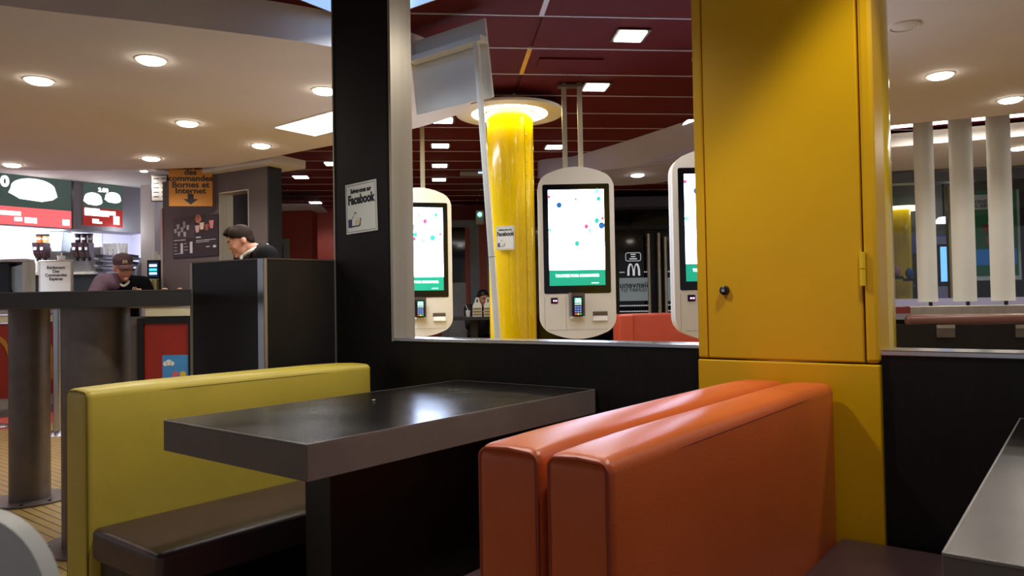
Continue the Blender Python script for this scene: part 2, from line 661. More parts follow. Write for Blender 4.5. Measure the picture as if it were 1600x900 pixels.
# doorway seen between kiosk and leaning sign
od = at(725, 10.9, 0)
d2 = struct('door_2', box(NB(), -.32, .2, 0, .1, 0, 2.28), mat('blue_grey_frame', '#5d6470', .5), 'blue-grey framed doorway behind the leaning sign pole', loc=od, rz=FR)
B('door_leaf', M_glassd, d2, -.2, .05, -.03, 0, 1.35, 2.17)
B('door_panel', mat('grey_door', '#6c717c', .5), d2, -.2, .05, -.03, 0, 0, 1.35)
B('red_strip', M_redwall, d2, .05, .11, -.03, 0, 0, 2.17)
B('side_post', mat('blue_grey_frame', ''), d2, .2, .26, -.04, .1, 0, 2.28)
B('red_post', M_redwall, d2, .26, .36, -.06, .1, 0, 2.4)
B('grey_post', mat('grey_door', ''), d2, .36, .62, -.02, .1, 0, 2.4)

# --- entrance: dark glass front with doors
oe = at(1000, 10.6, 0)
e_ = lambda a, b, c, d: strip_local(a, b, c, d, oe, FR)
win = struct('window_1', box(NB(), -1.5, 3.2, .05, .12, 0, ZC), M_glassd, 'dark night glass front around the entrance', loc=oe, rz=FR)
M_frame = mat('dark_frame', '#14161c', .35, .3)
for px in (962, 1022, 1037):
    x0, x1, z0, z1 = e_(px - 4, px + 4, 362, 520)
    B('door_frame', M_frame, win, x0, x1, .0, .06, 0, 2.0)
x0, x1, z0, z1 = e_(955, 1100, 350, 360)
B('transom', M_frame, win, -1.4, 1.2, -.02, .06, z0, z1, .004)
B('sill_band', mat('dim_lilac_band', '#4a4b60', .5), win, -1.4, 1.2, -.3, .05, 2.36, 2.5)
for px, y0, y1 in ((1014, 366, 516), (1030, 365, 515), (1040, 371, 515)):
    x, zz0 = PL(px, y1, oe, FR)
    _, zz1 = PL(px, y0, oe, FR)
    bm = cyl(NB(), (x, -.1, zz0), (x, -.1, zz1), .022, seg=12)
    cyl(bm, (x, -.1, zz0 + .15), (x, .05, zz0 + .15), .012, seg=8)
    cyl(bm, (x, -.1, zz1 - .15), (x, .05, zz1 - .15), .012, seg=8)
    obj('door_handle', bm, M_steel, win, True)
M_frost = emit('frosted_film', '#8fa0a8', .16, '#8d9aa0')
for a_, b_ in ((963, 1019), (1034, 1058)):
    x0, x1, z0, z1 = e_(a_, b_, 433.5, 470.5)
    B('frosted_panel', M_frost, win, x0, x1, .02, .05, z0, z1)
cx, cz = PL(990, 445.5, oe, FR)
text('lettering', 'Bienvenue', .125, M_ink, win, cx, .017, cz, mirror=True, bold=.002)
cx, cz = PL(991, 453.5, oe, FR)
text('lettering', 'OUVERT 7j/7', .066, M_ink, win, cx, .017, cz, mirror=True, bold=.001)
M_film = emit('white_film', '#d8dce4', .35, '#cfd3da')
x, z = PL(991, 430.5, oe, FR)
obj('emblem', arches(NB(), x, z, .185, .178, .028, .03, .045), M_film, win)
x0, x1, z0, z1 = e_(978, 1002, 394, 408)
bm = NB()
ro, ri = rrect(x0, x1, z0, z1, .03), rrect(x0 + .008, x1 - .008, z0 + .008, z1 - .008, .024)
va = [bm.verts.new((p[0], .04, p[1])) for p in ro]
vb = [bm.verts.new((p[0], .04, p[1])) for p in ri]
for i in range(len(va)):
    j = (i + 1) % len(va)
    bm.faces.new((va[i], va[j], vb[j], vb[i]))
obj('notice_outline', bm, M_film, win)
for i, wd in enumerate((.07, .06, .11)):
    B('notice_line', M_film, win, (x0 + x1) / 2 - wd / 2, (x0 + x1) / 2 + wd / 2, .03, .045, z1 - .035 - i * .032, z1 - .022 - i * .032)
bm = NB()
for py in (425.5, 478, 487):
    x0, z0 = PL(964, py, oe, FR)
    x1, _ = PL(1056, py, oe, FR)
    n = 34
    for i in range(n):
        xx = x0 + (x1 - x0) * i / n
        if py < 430 and abs(xx - PL(991, 425, oe, FR)[0]) < .13:
            continue
        box(bm, xx, xx + .012, .03, .045, z0 - .008, z0 + .008)
o = obj('safety_dots', bm, M_film, win)
o['kind'] = 'stuff'

# --- pick-up wall (taupe) with opening
PW = Vector((3.84, 7.72, 0))
PR = math.atan2(6.18 - 7.72, 4.08 - 3.84)
p_ = lambda a, b, c, d: strip_local(a, b, c, d, PW, PR)
xr, _ = PL(418, 300, PW, PR)
ox0, ox1, _, oz1 = p_(344, 388, 296, 410)
wp = struct('wall_pickup', box(NB(), 0, ox0, 0, .12, 0, 2.38), M_taupe, 'taupe laminate wall with a doorway and a poster', loc=PW, rz=PR)
B('wall_panel', M_taupe, wp, ox1, xr, 0, .12, 0, 2.38)
B('wall_panel', M_taupe, wp, ox0, ox1, 0, .12, oz1, 2.38)
B('end_panel', M_black, wp, xr, xr + .02, -.004, .16, 0, 2.4)
B('corner_strip', M_steel, wp, -.03, .0, -.006, .12, 0, 2.1)
B('reveal', M_steel, wp, ox0 - .006, ox0 + .004, -.004, .16, 0, oz1)
B('reveal_top', M_steel, wp, ox0, ox1, -.004, .14, oz1 - .008, oz1 + .004)
B('reveal_edge', M_steel, wp, ox1 - .004, ox1 + .008, -.004, .14, 0, oz1)
B('dark_recess', M_blk, wp, ox0 - .85, ox1 - .55, .55, .6, 0, 2.35)
B('yellow_panel', mat('mustard_panel', '#9c8412', .5), wp, PL(357, 380, PW, PR)[0] - .6, ox1 - .52, .5, .54, 0, 1.55)
x, z = PL(413, 387, PW, PR)
B('light_switch', M_white, wp, x - .02, x + .02, -.012, 0, z - .03, z + .03)
B('header', M_cream2, wp, ox0 - .15, xr + .2, -.12, .3, 2.38, 2.46)

# --- kitchen shell
kw = struct('wall_left', box(NB(), -1, 5.2, 11.0, 11.1, 0, ZC), M_lav, 'lavender tiled kitchen wall behind the counter')
for x in (2.2, 3.0, 3.8, 4.6):
    B('joint', M_greypan, kw, x, x + .008, 10.994, 11.0, 0, ZC)
kr = struct('wall_kitchen_end', box(NB(), 5.0, 5.1, 7.9, 11, 0, ZC), M_lav, 'pale lavender kitchen side wall')
kc = struct('ceiling_kitchen', box(NB(), -1, 5.05, 8.0, 11.05, 2.56, 2.585), M_cream2, 'white kitchen ceiling')
ok_ = at(252, 8.5, 0)
kp = struct('wall_kitchen_pier', box(NB(), -.1, .12, 0, .3, 0, 2.45), M_greypan, 'grey pier at the kitchen corner', loc=ok_, rz=R(-81))
ok2 = at(233, 9.0, 0)
kq = struct('wall_kitchen_post', box(NB(), -.09, .1, 0, .25, 0, 2.56), M_cream2, 'bright white pier at the kitchen corner', loc=ok2, rz=FR)
kl = thing('kitchen_fill_light', 'added unseen light panel in the kitchen ceiling', 'light', (3.2, 9.95, 2.56))  # unseen panel, added to make the kitchen bright
B('housing', M_white, kl, -1.5, 1.5, -.15, .15, -.03, 0)
B('diffuser', emit('kitchen_fill_face', '#f0f2ff', 4), kl, -1.45, 1.45, -.12, .12, -.035, -.03)
lamp('AREA', kl, (0, 0, -.05), 80, (.9, .92, 1), (2.8, .24), 180)

# ================================================================== LIGHTS ON THE CEILINGS
def downlight(px, py, label, z=ZS, watts=SPOT_W, pos=None, group='round downlights', real=True, k=1.0):
    p = pos or G(px, py, z)
    t = thing('downlight', label, 'ceiling light', (p[0], p[1], z), 0, group)
    obj('trim_ring', lathe(NB(), [(.07 * k, 0), (.07 * k, -.006), (.082 * k, -.004), (.085 * k, 0)], seg=28), M_white, t, True)
    obj('diffuser', lathe(NB(), [(.07 * k, 0), (.069 * k, -.012 * k), (.055 * k, -.02 * k), (.0001, -.024 * k)], seg=28), M_lamp, t, True)
    if real:
        lamp('SPOT', t, (0, 0, -.06), watts, angle=150, blend=.6)
    return t


for px, py, lab in ((61, 125, 'round downlight in the cream ceiling, farthest left of the large ones'),
                    (236, 93, 'large round downlight in the cream ceiling, nearest to the viewer'),
                    (507, 141, 'round downlight in the cream ceiling, cut off by the black pillar'),
                    (293, 192, 'round downlight in the middle of the left cream ceiling'),
                    (408, 227, 'round downlight of the left cream ceiling below the bright light panel'),
                    (236, 247, 'round downlight above the orange pick-up sign'),
                    (19, 257, 'round downlight above the wide menu screen'),
                    (1469, 117, 'round downlight in the right ceiling, nearer to the yellow column'),
                    (1579, 155, 'round downlight in the right ceiling, close to the white fins'),
                    (996, 273, 'small round downlight in the ceiling behind the middle kiosk')):
    downlight(px, py, lab)
downlight(225, 267, 'tiny downlight in the white kitchen ceiling beside the menu boxes', 2.56, 5, k=.55)
for x, y, lab in ((.35, 5.4, 'round downlight of the left cream ceiling, beyond the left edge'),
                  (2.9, -.9, 'round downlight of the right cream ceiling, behind the right table')):
    downlight(0, 0, lab, pos=(x, y))

# light panel let into the cream ceiling
t = thing('light_panel', 'bright rectangular light panel in the left cream ceiling', 'ceiling light', (3.485, 4.33, ZS))
B('frame', M_white, t, -.195, .195, -.56, .56, -.008, 0)
B('diffuser', emit('panel_face', '#f4f6ff', 3.5), t, -.183, .183, -.548, .548, -.010, -.008)
lamp('AREA', t, (0, 0, -.03), 14, (.95, .96, 1), (.36, 1.1), 170)
# blue-white panel above the opening
t = thing('light_panel', 'blue-white light panel at the top beside the steel jamb', 'ceiling light', (2.49, 2.76, ZC - .006), 0)
t.rotation_euler = (0, 0, R(-88))
B('frame', M_white, t, -.35, .25, -.3, .2, -.02, 0)
B('diffuser', emit('blue_panel_face', '#8fb8f5', .65), t, -.34, .24, -.29, .19, -.022, -.02)
lamp('AREA', t, (-.05, -.05, -.04), 6, (.8, .88, 1), (.5, .4), 110)


def square_light(px, py, label, s=.16, w=SQUARE_W, pos=None, angle=140, blend=.6):
    p = pos or G(px, py, ZC - .006)
    t = thing('square_downlight', label, 'ceiling light', (p[0], p[1], ZC - .006), CA, 'square downlights in the red ceiling')
    B('frame', M_dsteel, t, -s / 2 - .02, s / 2 + .02, -s / 2 - .02, s / 2 + .02, -.006, 0)
    B('diffuser', M_lampsq, t, -s / 2, s / 2, -s / 2, s / 2, -.012, -.006)
    if w:
        lamp('SPOT', t, (0, 0, -.05), w, (1, .93, .84), angle=angle, blend=blend)
    return t


for px, py, lab in ((985, 55, 'square light in the red ceiling, nearest left of the yellow cabinet'),
                    (931, 135, 'square light touching the kiosk ceiling bracket'),
                    (866, 229, 'square light just right of the ringed yellow column'),
                    (692, 187, 'square light just below the white leaning sign'),
                    (688, 227, 'nearest of three square lights above the left kiosk'),
                    (687, 258, 'middle of three square lights above the left kiosk'),
                    (686, 280, 'farthest of three square lights above the left kiosk'),
                    (1085, 190, 'square light half hidden by the yellow cabinet'),
                    (470, 276, 'square light in the red ceiling above the red wall end'),
                    (520, 255, 'square light half hidden by the left edge of the black pillar'),
                    (493, 316, 'small far square light beside the red wall end')):
    square_light(px, py, lab)
square_light(0, 0, 'square light in the red ceiling above the orange bench', pos=(1.72, .2), w=38, angle=82, blend=.3)
square_light(0, 0, 'added square light above the centre table, out of view', pos=(1.25, 1.75), w=42, angle=125, blend=.5)  # extra lamp, added to brighten the mustard bench
square_light(0, 0, 'added square light between the half wall and the leaning sign, out of view', pos=(2.75, 1.6), w=18, angle=150)  # extra lamp out of view, brightens the back of the sign board
# ceiling speaker
p = G(1413, 40, ZS)
t = thing('ceiling_speaker', 'unlit cream speaker disc in the right ceiling', 'speaker', (p.x, p.y, ZS))
obj('rim', lathe(NB(), [(.075, 0), (.075, -.008), (.066, -.012), (.064, -.006)], seg=28), M_cream, t, True)
obj('grille', lathe(NB(), [(.066, -.004), (.04, -.014), (.0001, -.016)], seg=28), M_cream, t, True)
# little sensors on the red ceiling
p = G(740, 269, ZC)
t = thing('ceiling_sensor', 'small grey ceiling box with a glassy face', 'sensor', (p.x, p.y, ZC - .004), CA)
B('base', M_greypan, t, -.16, .16, -.08, .08, -.03, 0, .006)
B('lens', emit('pale_blue_lens', '#b9d8e8', .7), t, .05, .14, -.082, -.06, -.028, -.004)
p = at(750, 10.7, 2.28)
t = thing('exit_light', 'small wall box with a green light above the doorway', 'exit light', p, FR)
B('case', M_greypan, t, -.06, .06, -.08, .02, -.1, .1, .01)
obj('green_lamp', ell(NB(), (0, -.085, .04), (.03, .02, .03), seg=12), emit('green_led', '#5effb0', 4), t, True)


# ================================================================== BOOTH FURNITURE
def table(label, y0, y1, base0):
    t = thing('dining_table', label, 'table', (.99, y0, 0))
    L_, W_ = 1.19, y1 - y0
    B('tabletop', M_edge, t, 0, L_, 0, W_, .638, .716, .0015)
    B('laminate', M_table, t, .003, L_ - .003, .003, W_ - .003, .716, .72)
    bm = NB()
    e = .003
    for a in ((0, L_, 0, e), (0, L_, W_ - e, W_), (0, e, e, W_ - e), (L_ - e, L_, e, W_ - e)):
        box(bm, *a, .7165, .7205)
    obj('edge_strip', bm, mat('pale_edge', '#8d8a8a', .35, .4), t)  # thin pale strip round the tabletop
    B('pedestal', M_black, t, .26, L_ - .01, base0 - y0, base0 - y0 + .11, .05, .638, .002)
    B('foot', M_dsteel, t, .16, L_ - .01, base0 - y0 - .12, base0 - y0 + .23, 0, .05, .004)
    return t


table('dark laminate table between the mustard bench and the orange bench', 1.357, 1.995, 1.615)
table('dark laminate table at the lower right corner with pale edges', -.49, .146, -.23)
t = thing('paper_scrap', 'tiny crumpled white scrap lying on the centre table', 'scrap', G(583, 626, .7215))
bm = NB()
vs = [bm.verts.new((.012 * math.cos(a) * random.uniform(.5, 1.2), .006 * math.sin(a), .001 + random.random() * .004)) for a in [i * .9 for i in range(7)]]
bm.faces.new(vs)
bmesh.ops.solidify(bm, geom=bm.faces[:], thickness=.001)
obj('scrap', bm, M_offw, t)


def piping(t, m, X0, X1, ya, yb, z, end_r=.02):
    """raised seams around the near end and along the upper front edges"""
    r = .0035
    k = .012
    k = .006
    q = [(ya + k, .03), (ya + k, z - .022)] + [(ya + .022 - .016 * math.cos(R(a)), z - .022 + .016 * math.sin(R(a))) for a in (15, 35, 55, 75, 90)] + [((ya + yb) / 2, z - .003)]
    q += [(ya + yb - y, zz) for y, zz in reversed(q[:-1])]
    pts = [(X0 + .006, y, zz) for y, zz in q]
    obj('piping', tube(NB(), pts, r, 6), m, t, True)


def bench(name, label, m, mp, X0, X1, by0, by1, z, sy0, sy1, seam_side):
    t = thing(name, label, 'bench', (0, 0, 0))
    obj('backrest', rbox(NB(), X0, X1, by0, by1, .02, z, .022, .012, 14, 4, 8, .004), m, t, True)
    piping(t, mp, X0, X1, by0, by1, z)
    y = by0 + .004 if seam_side < 0 else by1 - .004
    obj('seam', tube(NB(), [(X0 + .02, y, z - .022), (X0 + .3, y + seam_side * .003, z - .018), (X1 - .3, y + seam_side * .003, z - .018), (X1 - .02, y, z - .022)], .0022, 6), mp, t, True)
    if sy1 > sy0:
        obj('seat', rbox(NB(), X0 + .01, X1, sy0, sy1, .27, .368, .02, .006, 12, 6, 2), M_brown, t, True)
        B('plinth', M_black, t, X0 + .03, X1, sy0 + .05, sy1 - .02, .0, .27)
    return t


bench('bench', 'mustard yellow padded bench with a dark brown seat beside the centre table', M_olive, M_olive_p, .95, 2.075, 2.39, 2.545, .778, 1.97, 2.385, -1)
bench('bench', 'orange padded bench of the pair, right half against the yellow column, brown seat', M_orange, M_orange_p, .94, 2.15, .565, .683, .785, .15, .562, -1)
bench('bench', 'orange padded bench of the pair, left half facing the centre table', M_orange, M_orange_p, .94, 2.15, .695, .825, .785, .828, 1.22, 1)

# --- yellow cabinet column
t = thing('column_cabinet', 'tall yellow metal cabinet with a locked door in front of a round yellow column', 'cabinet', (0, 0, 0))
obj('column', cyl(NB(), (2.425, .713, .0), (2.425, .713, ZC), .25, seg=64), M_yellow2, t, True)
B('lower_panel', M_yellow, t, 2.168, 2.3, .452, .972, 0, .838, .004)
B('frame_stile', M_yellow, t, 2.172, 2.3, .94, .972, .842, ZC, .006)
B('frame_stile', M_yellow, t, 2.172, 2.3, .452, .488, .842, ZC, .010)
B('door', M_yellow, t, 2.170, 2.2, .491, .937, .843, ZC - .1, .004)
B('back_box', M_yellow, t, 2.2, 2.36, .47, .955, .84, ZC)
hz = 1.105
for z0, z1 in ((1.10, 1.145), (1.053, 1.098)):
    hy = .488
    obj('hinge', cyl(NB(), (2.164, hy, z0), (2.164, hy, z1), .008, seg=14), M_yellow2, t, True)
lk = obj('lock', lathe(NB(), [(.0001, .016), (.007, .016), (.0135, .012), (.0145, 0)], seg=20), M_blk, t, True)
lk.location = (2.17, .879, 1.05)
lk.rotation_euler = (0, -math.pi / 2, 0)
k_ = obj('keyhole_plug', lathe(NB(), [(.0001, .018), (.0055, .018), (.006, .01)], seg=14), M_steel_b, lk, True)


# --- facebook stickers
def thumb_sticker(t, w, h):
    """white sticker, local x centred, z from 0"""
    B('paper', M_offw, t, -w / 2, w / 2, -.0012, 0, 0, h)
    bm = NB()
    e, s = w * .035, w * .008
    for a in ((-w / 2 + e, w / 2 - e, e, e + s), (-w / 2 + e, w / 2 - e, h - e - s, h - e), (-w / 2 + e, -w / 2 + e + s, e, h - e), (w / 2 - e - s, w / 2 - e, e, h - e)):
        box(bm, a[0], a[1], -.0018, -.001, a[2], a[3])
    obj('border_line', bm, M_ink, t)
    text('lettering', 'Suivez-nous sur', h * .125, M_ink, t, 0, -.0018, h * .845, .78, bold=.0012 * w / .2)
    text('lettering', 'Facebook', h * .25, M_ink, t, 0, -.0018, h * .665, .80, bold=.0025 * w / .2)

    def hand(s, ox=0, oz=0):
        pts = [(.22, .0), (.78, .0), (.9, .06), (.97, .5), (.95, .58), (.6, .58), (.64, .85), (.6, 1.0), (.5, 1.02), (.44, .92), (.42, .8), (.22, .52)]
        c = (.6, .5)
        return [((c[0] + (p[0] - c[0]) * s) * w * .42 - w * .42 + ox, (c[1] + (p[1] - c[1]) * s) * h * .29 + h * .13 + oz) for p in pts]
    obj('thumb_outline', prism(NB(), hand(1.0), -.0016, -.001), M_ink, t)
    obj('thumb', prism(NB(), hand(.84), -.0022, -.0015), M_offw, t)
    x0 = -w * .43
    obj('cuff', prism(NB(), [(x0, h * .125), (x0 + w * .15, h * .12), (x0 + w * .15, h * .29), (x0, h * .29)], -.002, -.001), mat('navy_ink', '#2c3566', .5), t)
    obj('emblem', arches(NB(), -w * .13, h * .17, w * .13, h * .1, w * .025, -.0027, -.002), mat('gold_ink', '#c9a94a', .5), t)


t = thing('sticker', 'white square sticker with a thumb sign on the black pillar', 'sticker', (WX - .0005, 2.578, 1.355), R(-90))
thumb_sticker(t, .212, .228)
t.rotation_euler = (0, R(-1.5), R(-90))

# ================================================================== KIOSKS
M_scr = emit('screen_white', '#c6d8ff', 7)
M_scr_g = emit('screen_green', '#1b9a7c', .6)
M_ink_e = {n: emit('screen_' + n, c, .42) for n, c in (('teal', '#3fd0c0'), ('blue', '#2a6fb8'), ('pink', '#e05a9a'), ('red', '#d84050'), ('pale', '#a8f0e8'))}
M_scr_t = emit('screen_text', '#e8fff8', 1.6)


def kiosk(label, px, d, turn, poles=True, sparse=0):
    p = at(px, d, .765)
    t = thing('order_kiosk', label, 'kiosk', p, FR + turn)
    W, Hh = .27, 1.222

    def outline(W, z0, z1):
        r = .12
        return (arc_pts(W - r, z1 - .03 - r, r, r, 0, 70, 7) + [(0, z1)] + arc_pts(-W + r, z1 - .03 - r, r, r, 110, 180, 7)
                + arc_pts(-W + r, z0 + .03 + r, r, r, 180, 250, 7) + [(0, z0)] + arc_pts(W - r, z0 + .03 + r, r, r, 290, 360, 7))

    def soft(pts):
        out = []
        for a, b_, c_ in zip(pts[-1:] + pts[:-1], pts, pts[1:] + pts[:1]):
            out.append(b_)
        return out
    # domed top and bottom: replace the apex by a gentle curve
    def dome(W, z0, z1, r=.12):
        P = arc_pts(W - r, z1 - .035 - r, r, r, 0, 72, 7)
        x1, y1 = P[-1]
        P += [(x1 * (1 - k / 8), y1 + (z1 - y1) * (1 - (1 - k / 8) ** 2)) for k in range(1, 9)]
        P += [(-x, z) for x, z in reversed(P[:-1])]
        Q = [(x, z0 + z1 - z) for x, z in reversed(P)]
        return P + Q[1:-1] if abs(P[-1][1] - Q[0][1]) < 1e-6 else P + Q
    obj('front_shell', prism(NB(), dome(W, 0, Hh), 0, .055), M_white, t, True, .008, 3)
    obj('seam_core', prism(NB(), dome(W - .012, .01, Hh - .01), .055, .067), M_greypan, t)
    obj('back_shell', prism(NB(), dome(W, 0, Hh), .067, .125), M_white, t, True, .012, 3)
    bz = obj('screen_bezel', prism(NB(), rrect(-.236, .236, .322, 1.098, .012), -.003, .01), M_screenblk, t)
    scn = obj('screen', box(NB(), -.197, .197, -.0045, -.002, .488, 1.058), M_scr, t)
    gb = B('green_banner', M_scr_g, t, -.197, .197, -.0045, -.002, .378, .488)
    text('lettering', 'TOUCHEZ POUR COMMANDER', .026, M_scr_t, t, 0, -.005, .447, .83, bold=.001)
    B('fine_print', M_scr_t, t, .1, .15, -.006, -.004, .392, .397)
    dots = [(-.12, .95, 'blue', .014), (.145, .835, 'teal', .013), (.178, .80, 'blue', .016), (.07, .795, 'pink', .011), (.094, .765, 'pale', .010), (.002, .675, 'teal', .013),
            (.16, .99, 'teal', .011), (-.19, 1.01, 'pink', .008), (-.185, .775, 'pale', .010), (.185, .85, 'pink', .008), (.15, 1.045, 'pale', .012)]
    if sparse:
        dots = [(-.045, .90, 'pale', .012), (.05, .945, 'pink', .013), (.14, 1.0, 'teal', .010), (-.1, .86, 'blue', .014), (-.03, .835, 'teal', .013), (.11, .81, 'teal', .016),
                (-.14, .95, 'red', .014), (.03, .785, 'pale', .014), (-.04, .80, 'pink', .010), (.18, .9, 'pale', .01), (.175, .84, 'pink', .008)]
    for x, z, c, r in dots:
        r *= 1.35
        b_ = obj('balloon', prism(NB(), arc_pts(x, z, r, r * 1.12, 0, 330, 11), -.0055, -.004), M_ink_e[c], scn)
        obj('string', prism(NB(), [(x - .0015, z - r), (x + .0015, z - r), (x + .002, z - r - .022), (x, z - r - .022)], -.0054, -.004), M_ink_e[c], b_)
    B('lamp_drawing', M_ink_e['pale'], scn, -.004, .004, -.0054, -.004, 1.0, 1.056)
    obj('lamp_foot', prism(NB(), [(-.014, .985), (.014, .985), (0, 1.0)], -.0055, -.004), M_ink_e['blue'], scn)
    # lower service panel
    sw = B('scanner_window', M_blk, t, -.190, -.142, -.004, .002, .252, .293)
    for x in (-.169, -.153):
        obj('scanner_led', ell(NB(), (x, -.005, .272), (.006, .002, .006), seg=10), emit('violet_led', '#e08cff', 3), sw)
    rc = B('card_recess', M_dsteel, t, -.062, .05, -.003, .02, .15, .327)
    B('recess_side', M_greypan, rc, -.062, -.045, -.02, .0, .15, .327)
    B('recess_lip', M_white, rc, -.062, .05, -.025, .0, .145, .16)
    ct = obj('card_terminal', prism(NB(), rrect(-.036, .032, .158, .302, .012), -.05, -.012), M_blk, t, bevel=.004)
    B('terminal_screen', emit('terminal_green', '#36a08a', .9), ct, -.027, .023, -.0515, -.05, .253, .29)
    obj('emblem', arches(NB(), -.002, .256, .036, .031, .006, -.0525, -.051), M_scr_t, ct)
    B('text_line', M_scr_t, ct, -.025, .021, -.0515, -.05, .243, .247)
    for i in range(4):
        for j in range(3):
            mm = [emit('key_blue', '#6f86c8', .5), emit('key_blue', '', 0), emit('key_blue', '', 0), [emit('key_red', '#c84848', .6), emit('key_yellow', '#d8c048', .6), emit('key_green', '#38a868', .6)][j]][i]
            B('key', mm, ct, -.026 + j * .017, -.013 + j * .017, -.053, -.05, .222 - i * .017, .233 - i * .017)
    rs = B('receipt_slot', M_dsteel, t, .104, .208, -.003, .0, .155, .192)
    obj('receipt_tray', prism(NB(), [(-.002, .128), (-.018, .128), (-.004, .162)], .106, .206, 'yz'), M_white, rs)
    B('service_line', M_greypan, t, -.21, .21, -.0012, .001, .065, .067)
    B('service_line', M_greypan, t, -.235, -.233, -.0012, .001, .07, .30)
    B('service_line', M_greypan, t, -.085, -.083, -.0012, .001, .07, .30)
    zt = ZC - .765
    for x in (-.067, .045):
        B('pole', M_steel, t, x - .017, x + .017, .045, .08, Hh - .05, zt)
    B('ceiling_bracket', M_dsteel, t, -.11, .07, .03, .095, zt - .028, zt - .012)
    return t


kiosk('white order kiosk at left, half hidden by the steel jamb', 657, 6.0, R(14), sparse=1)
kiosk('white order kiosk standing alone in the middle of the opening', 904, 5.2, R(-1))
kiosk('white order kiosk at right, half hidden by the yellow cabinet', 1123, 4.64, R(0))

# ================================================================== RINGED YELLOW COLUMN
p = at(805, 5.72, 0)
t = thing('column', 'round glossy yellow column with a glowing white ceiling ring', 'column', (p.x, p.y, 0), FR)
obj('shaft', cyl(NB(), (0, 0, 0), (0, 0, ZC), .182, seg=64), M_yellow2, t, True)
obj('ring_disc', lathe(NB(), [(.19, 2.53), (.42, 2.53), (.425, 2.52), (.42, 2.507), (.30, 2.505), (.295, 2.52), (.19, 2.52)], seg=64), M_cream2, t, True)
obj('ring_light', lathe(NB(), [(.2, 2.516), (.2, 2.512), (.292, 2.512), (.292, 2.516)], seg=64), emit('ring_glow', '#fff2c8', 14), t, True)
a0 = R(-52)
B('seam', M_black, t, .182 * math.cos(a0) - .001, .182 * math.cos(a0) + .001, .182 * math.sin(a0) - .002, .182 * math.sin(a0) + .01, .2, 2.4)
for i in range(14):
    z = .95 + i * .105
    obj('rivet', ell(NB(), (.184 * math.cos(R(-48)), .184 * math.sin(R(-48)), z), (.004, .004, .004), seg=8), M_steel_b, t)
# its sticker
ps = at(790, 5.55, 0)
x, z0 = PL(790, 390, ps, FR)
t = thing('sticker', 'small white sticker with a thumb sign on the ringed yellow column', 'sticker', at(790, 5.548, 1.02 + (475 - 390) * 5.55 / 1150), FR - R(24))
thumb_sticker(t, .148, .178)

# ================================================================== LEANING SIGN
t = thing('sign_board', 'white sign board on a leaning pole, seen from behind', 'sign', (0, 0, 0))
A = PD(757, 28, 3.95); Bq = PD(770, 151, 3.95)
Vv = Vector((0, .58, 0))
bm = NB()
q = [A, Bq, Bq + Vv, A + Vv]
th = Vector((.014, 0, 0))
v0 = [bm.verts.new(p) for p in q]
v1 = [bm.verts.new(p + th) for p in q]
bm.faces.new(v0); bm.faces.new(v1[::-1])
for i in range(4):
    bm.faces.new((v0[i], v1[i], v1[(i + 1) % 4], v0[(i + 1) % 4]))
bmesh.ops.recalc_face_normals(bm, faces=bm.faces[:])
obj('board', bm, M_sign, t, bevel=.003)
pt = PD(744, 66, 3.93); pb = PD(778, 531, 3.93)
dd = (pb - pt) / (pt.z - pb.z)
foot = pt + dd * pt.z
obj('pole', cyl(NB(), foot, pt, .0175, seg=20), M_sign, t, True)
mid = pt.lerp(pb, .72)
obj('pole_joint', cyl(NB(), mid, mid + (pb - pt).normalized() * .004, .0182, seg=20), M_greypan, t, True)
bm = NB()
v = [pt + Vector((-.03, -.04, .0)), pt + Vector((-.03, .62, -.01))]
for a_ in (0,):
    x0, x1 = pt.x - .02, A.x + .004
    box(bm, x0, max(x1, x0 + .05), pt.y - .045, pt.y + .60, pt.z - .004, pt.z + .03)
obj('bracket_bar', bm, M_sign, t, bevel=.003)
obj('foot_plate', cyl(NB(), (foot.x, foot.y, 0), (foot.x, foot.y, .02), .2, seg=32), M_greypan, t)

# ================================================================== FAR DINERS' CORNER (seen between kiosk and pole)
DT = 10.0
p = at(748, DT, 0)
t = thing('high_table', 'far dark table with food bags behind the leaning pole', 'table', p, FR)
B('tabletop', M_black2, t, -.75, .55, -.3, .22, .815, .86, .003)
B('leg', M_black, t, -.1, .0, -.05, .05, 0, .815)
B('foot', M_black, t, -.35, .3, -.25, .25, 0, .03)


def bag(label, px, wpx, h):
    p = at(px, DT - .15, .86)
    t = thing('food_bag', label, 'bag', p, FR, 'patterned paper bags on the far table')
    w_ = wpx * DT / F
    obj('bag_body', prism(NB(), [(-w_ / 2, 0), (w_ / 2, 0), (w_ / 2 * .96, h * .8), (w_ * .3, h), (-w_ * .3, h), (-w_ / 2 * .96, h * .8)], -.05, .05), M_offw, t)
    for i in range(3):
        for j in range(4):
            obj('printed_dot', cyl(NB(), (-w_ * .33 + j * w_ * .22, -.052, h * .14 + i * h * .2), (-w_ * .33 + j * w_ * .22, -.049, h * .14 + i * h * .2), .016, seg=8), mat('tan_ink', '#8a7440', .6), t)
    obj('handle', tube(NB(), smooth_curve([(-w_ * .2, 0, h * .97), (-w_ * .12, 0, h + .05), (w_ * .12, 0, h + .05), (w_ * .2, 0, h * .97)], 4), .01, 6), M_offw, t, True)


bag('white patterned paper bag on the far table, left one', 746, 14, .19)
bag('white patterned paper bag on the far table, partly behind the leaning pole', 763, 13, .19)
t = thing('paper_cup', 'white paper cup with a straw on the far table', 'cup', at(731.5, DT - .1, .86), FR)
obj('cup', lathe(NB(), [(.0001, 0), (.026, 0), (.034, .085), (.0001, .086)], seg=16), M_offw, t, True)
obj('straw', tube(NB(), [(0, 0, .08), (-.03, 0, .16)], .004, 6), M_offw, t)

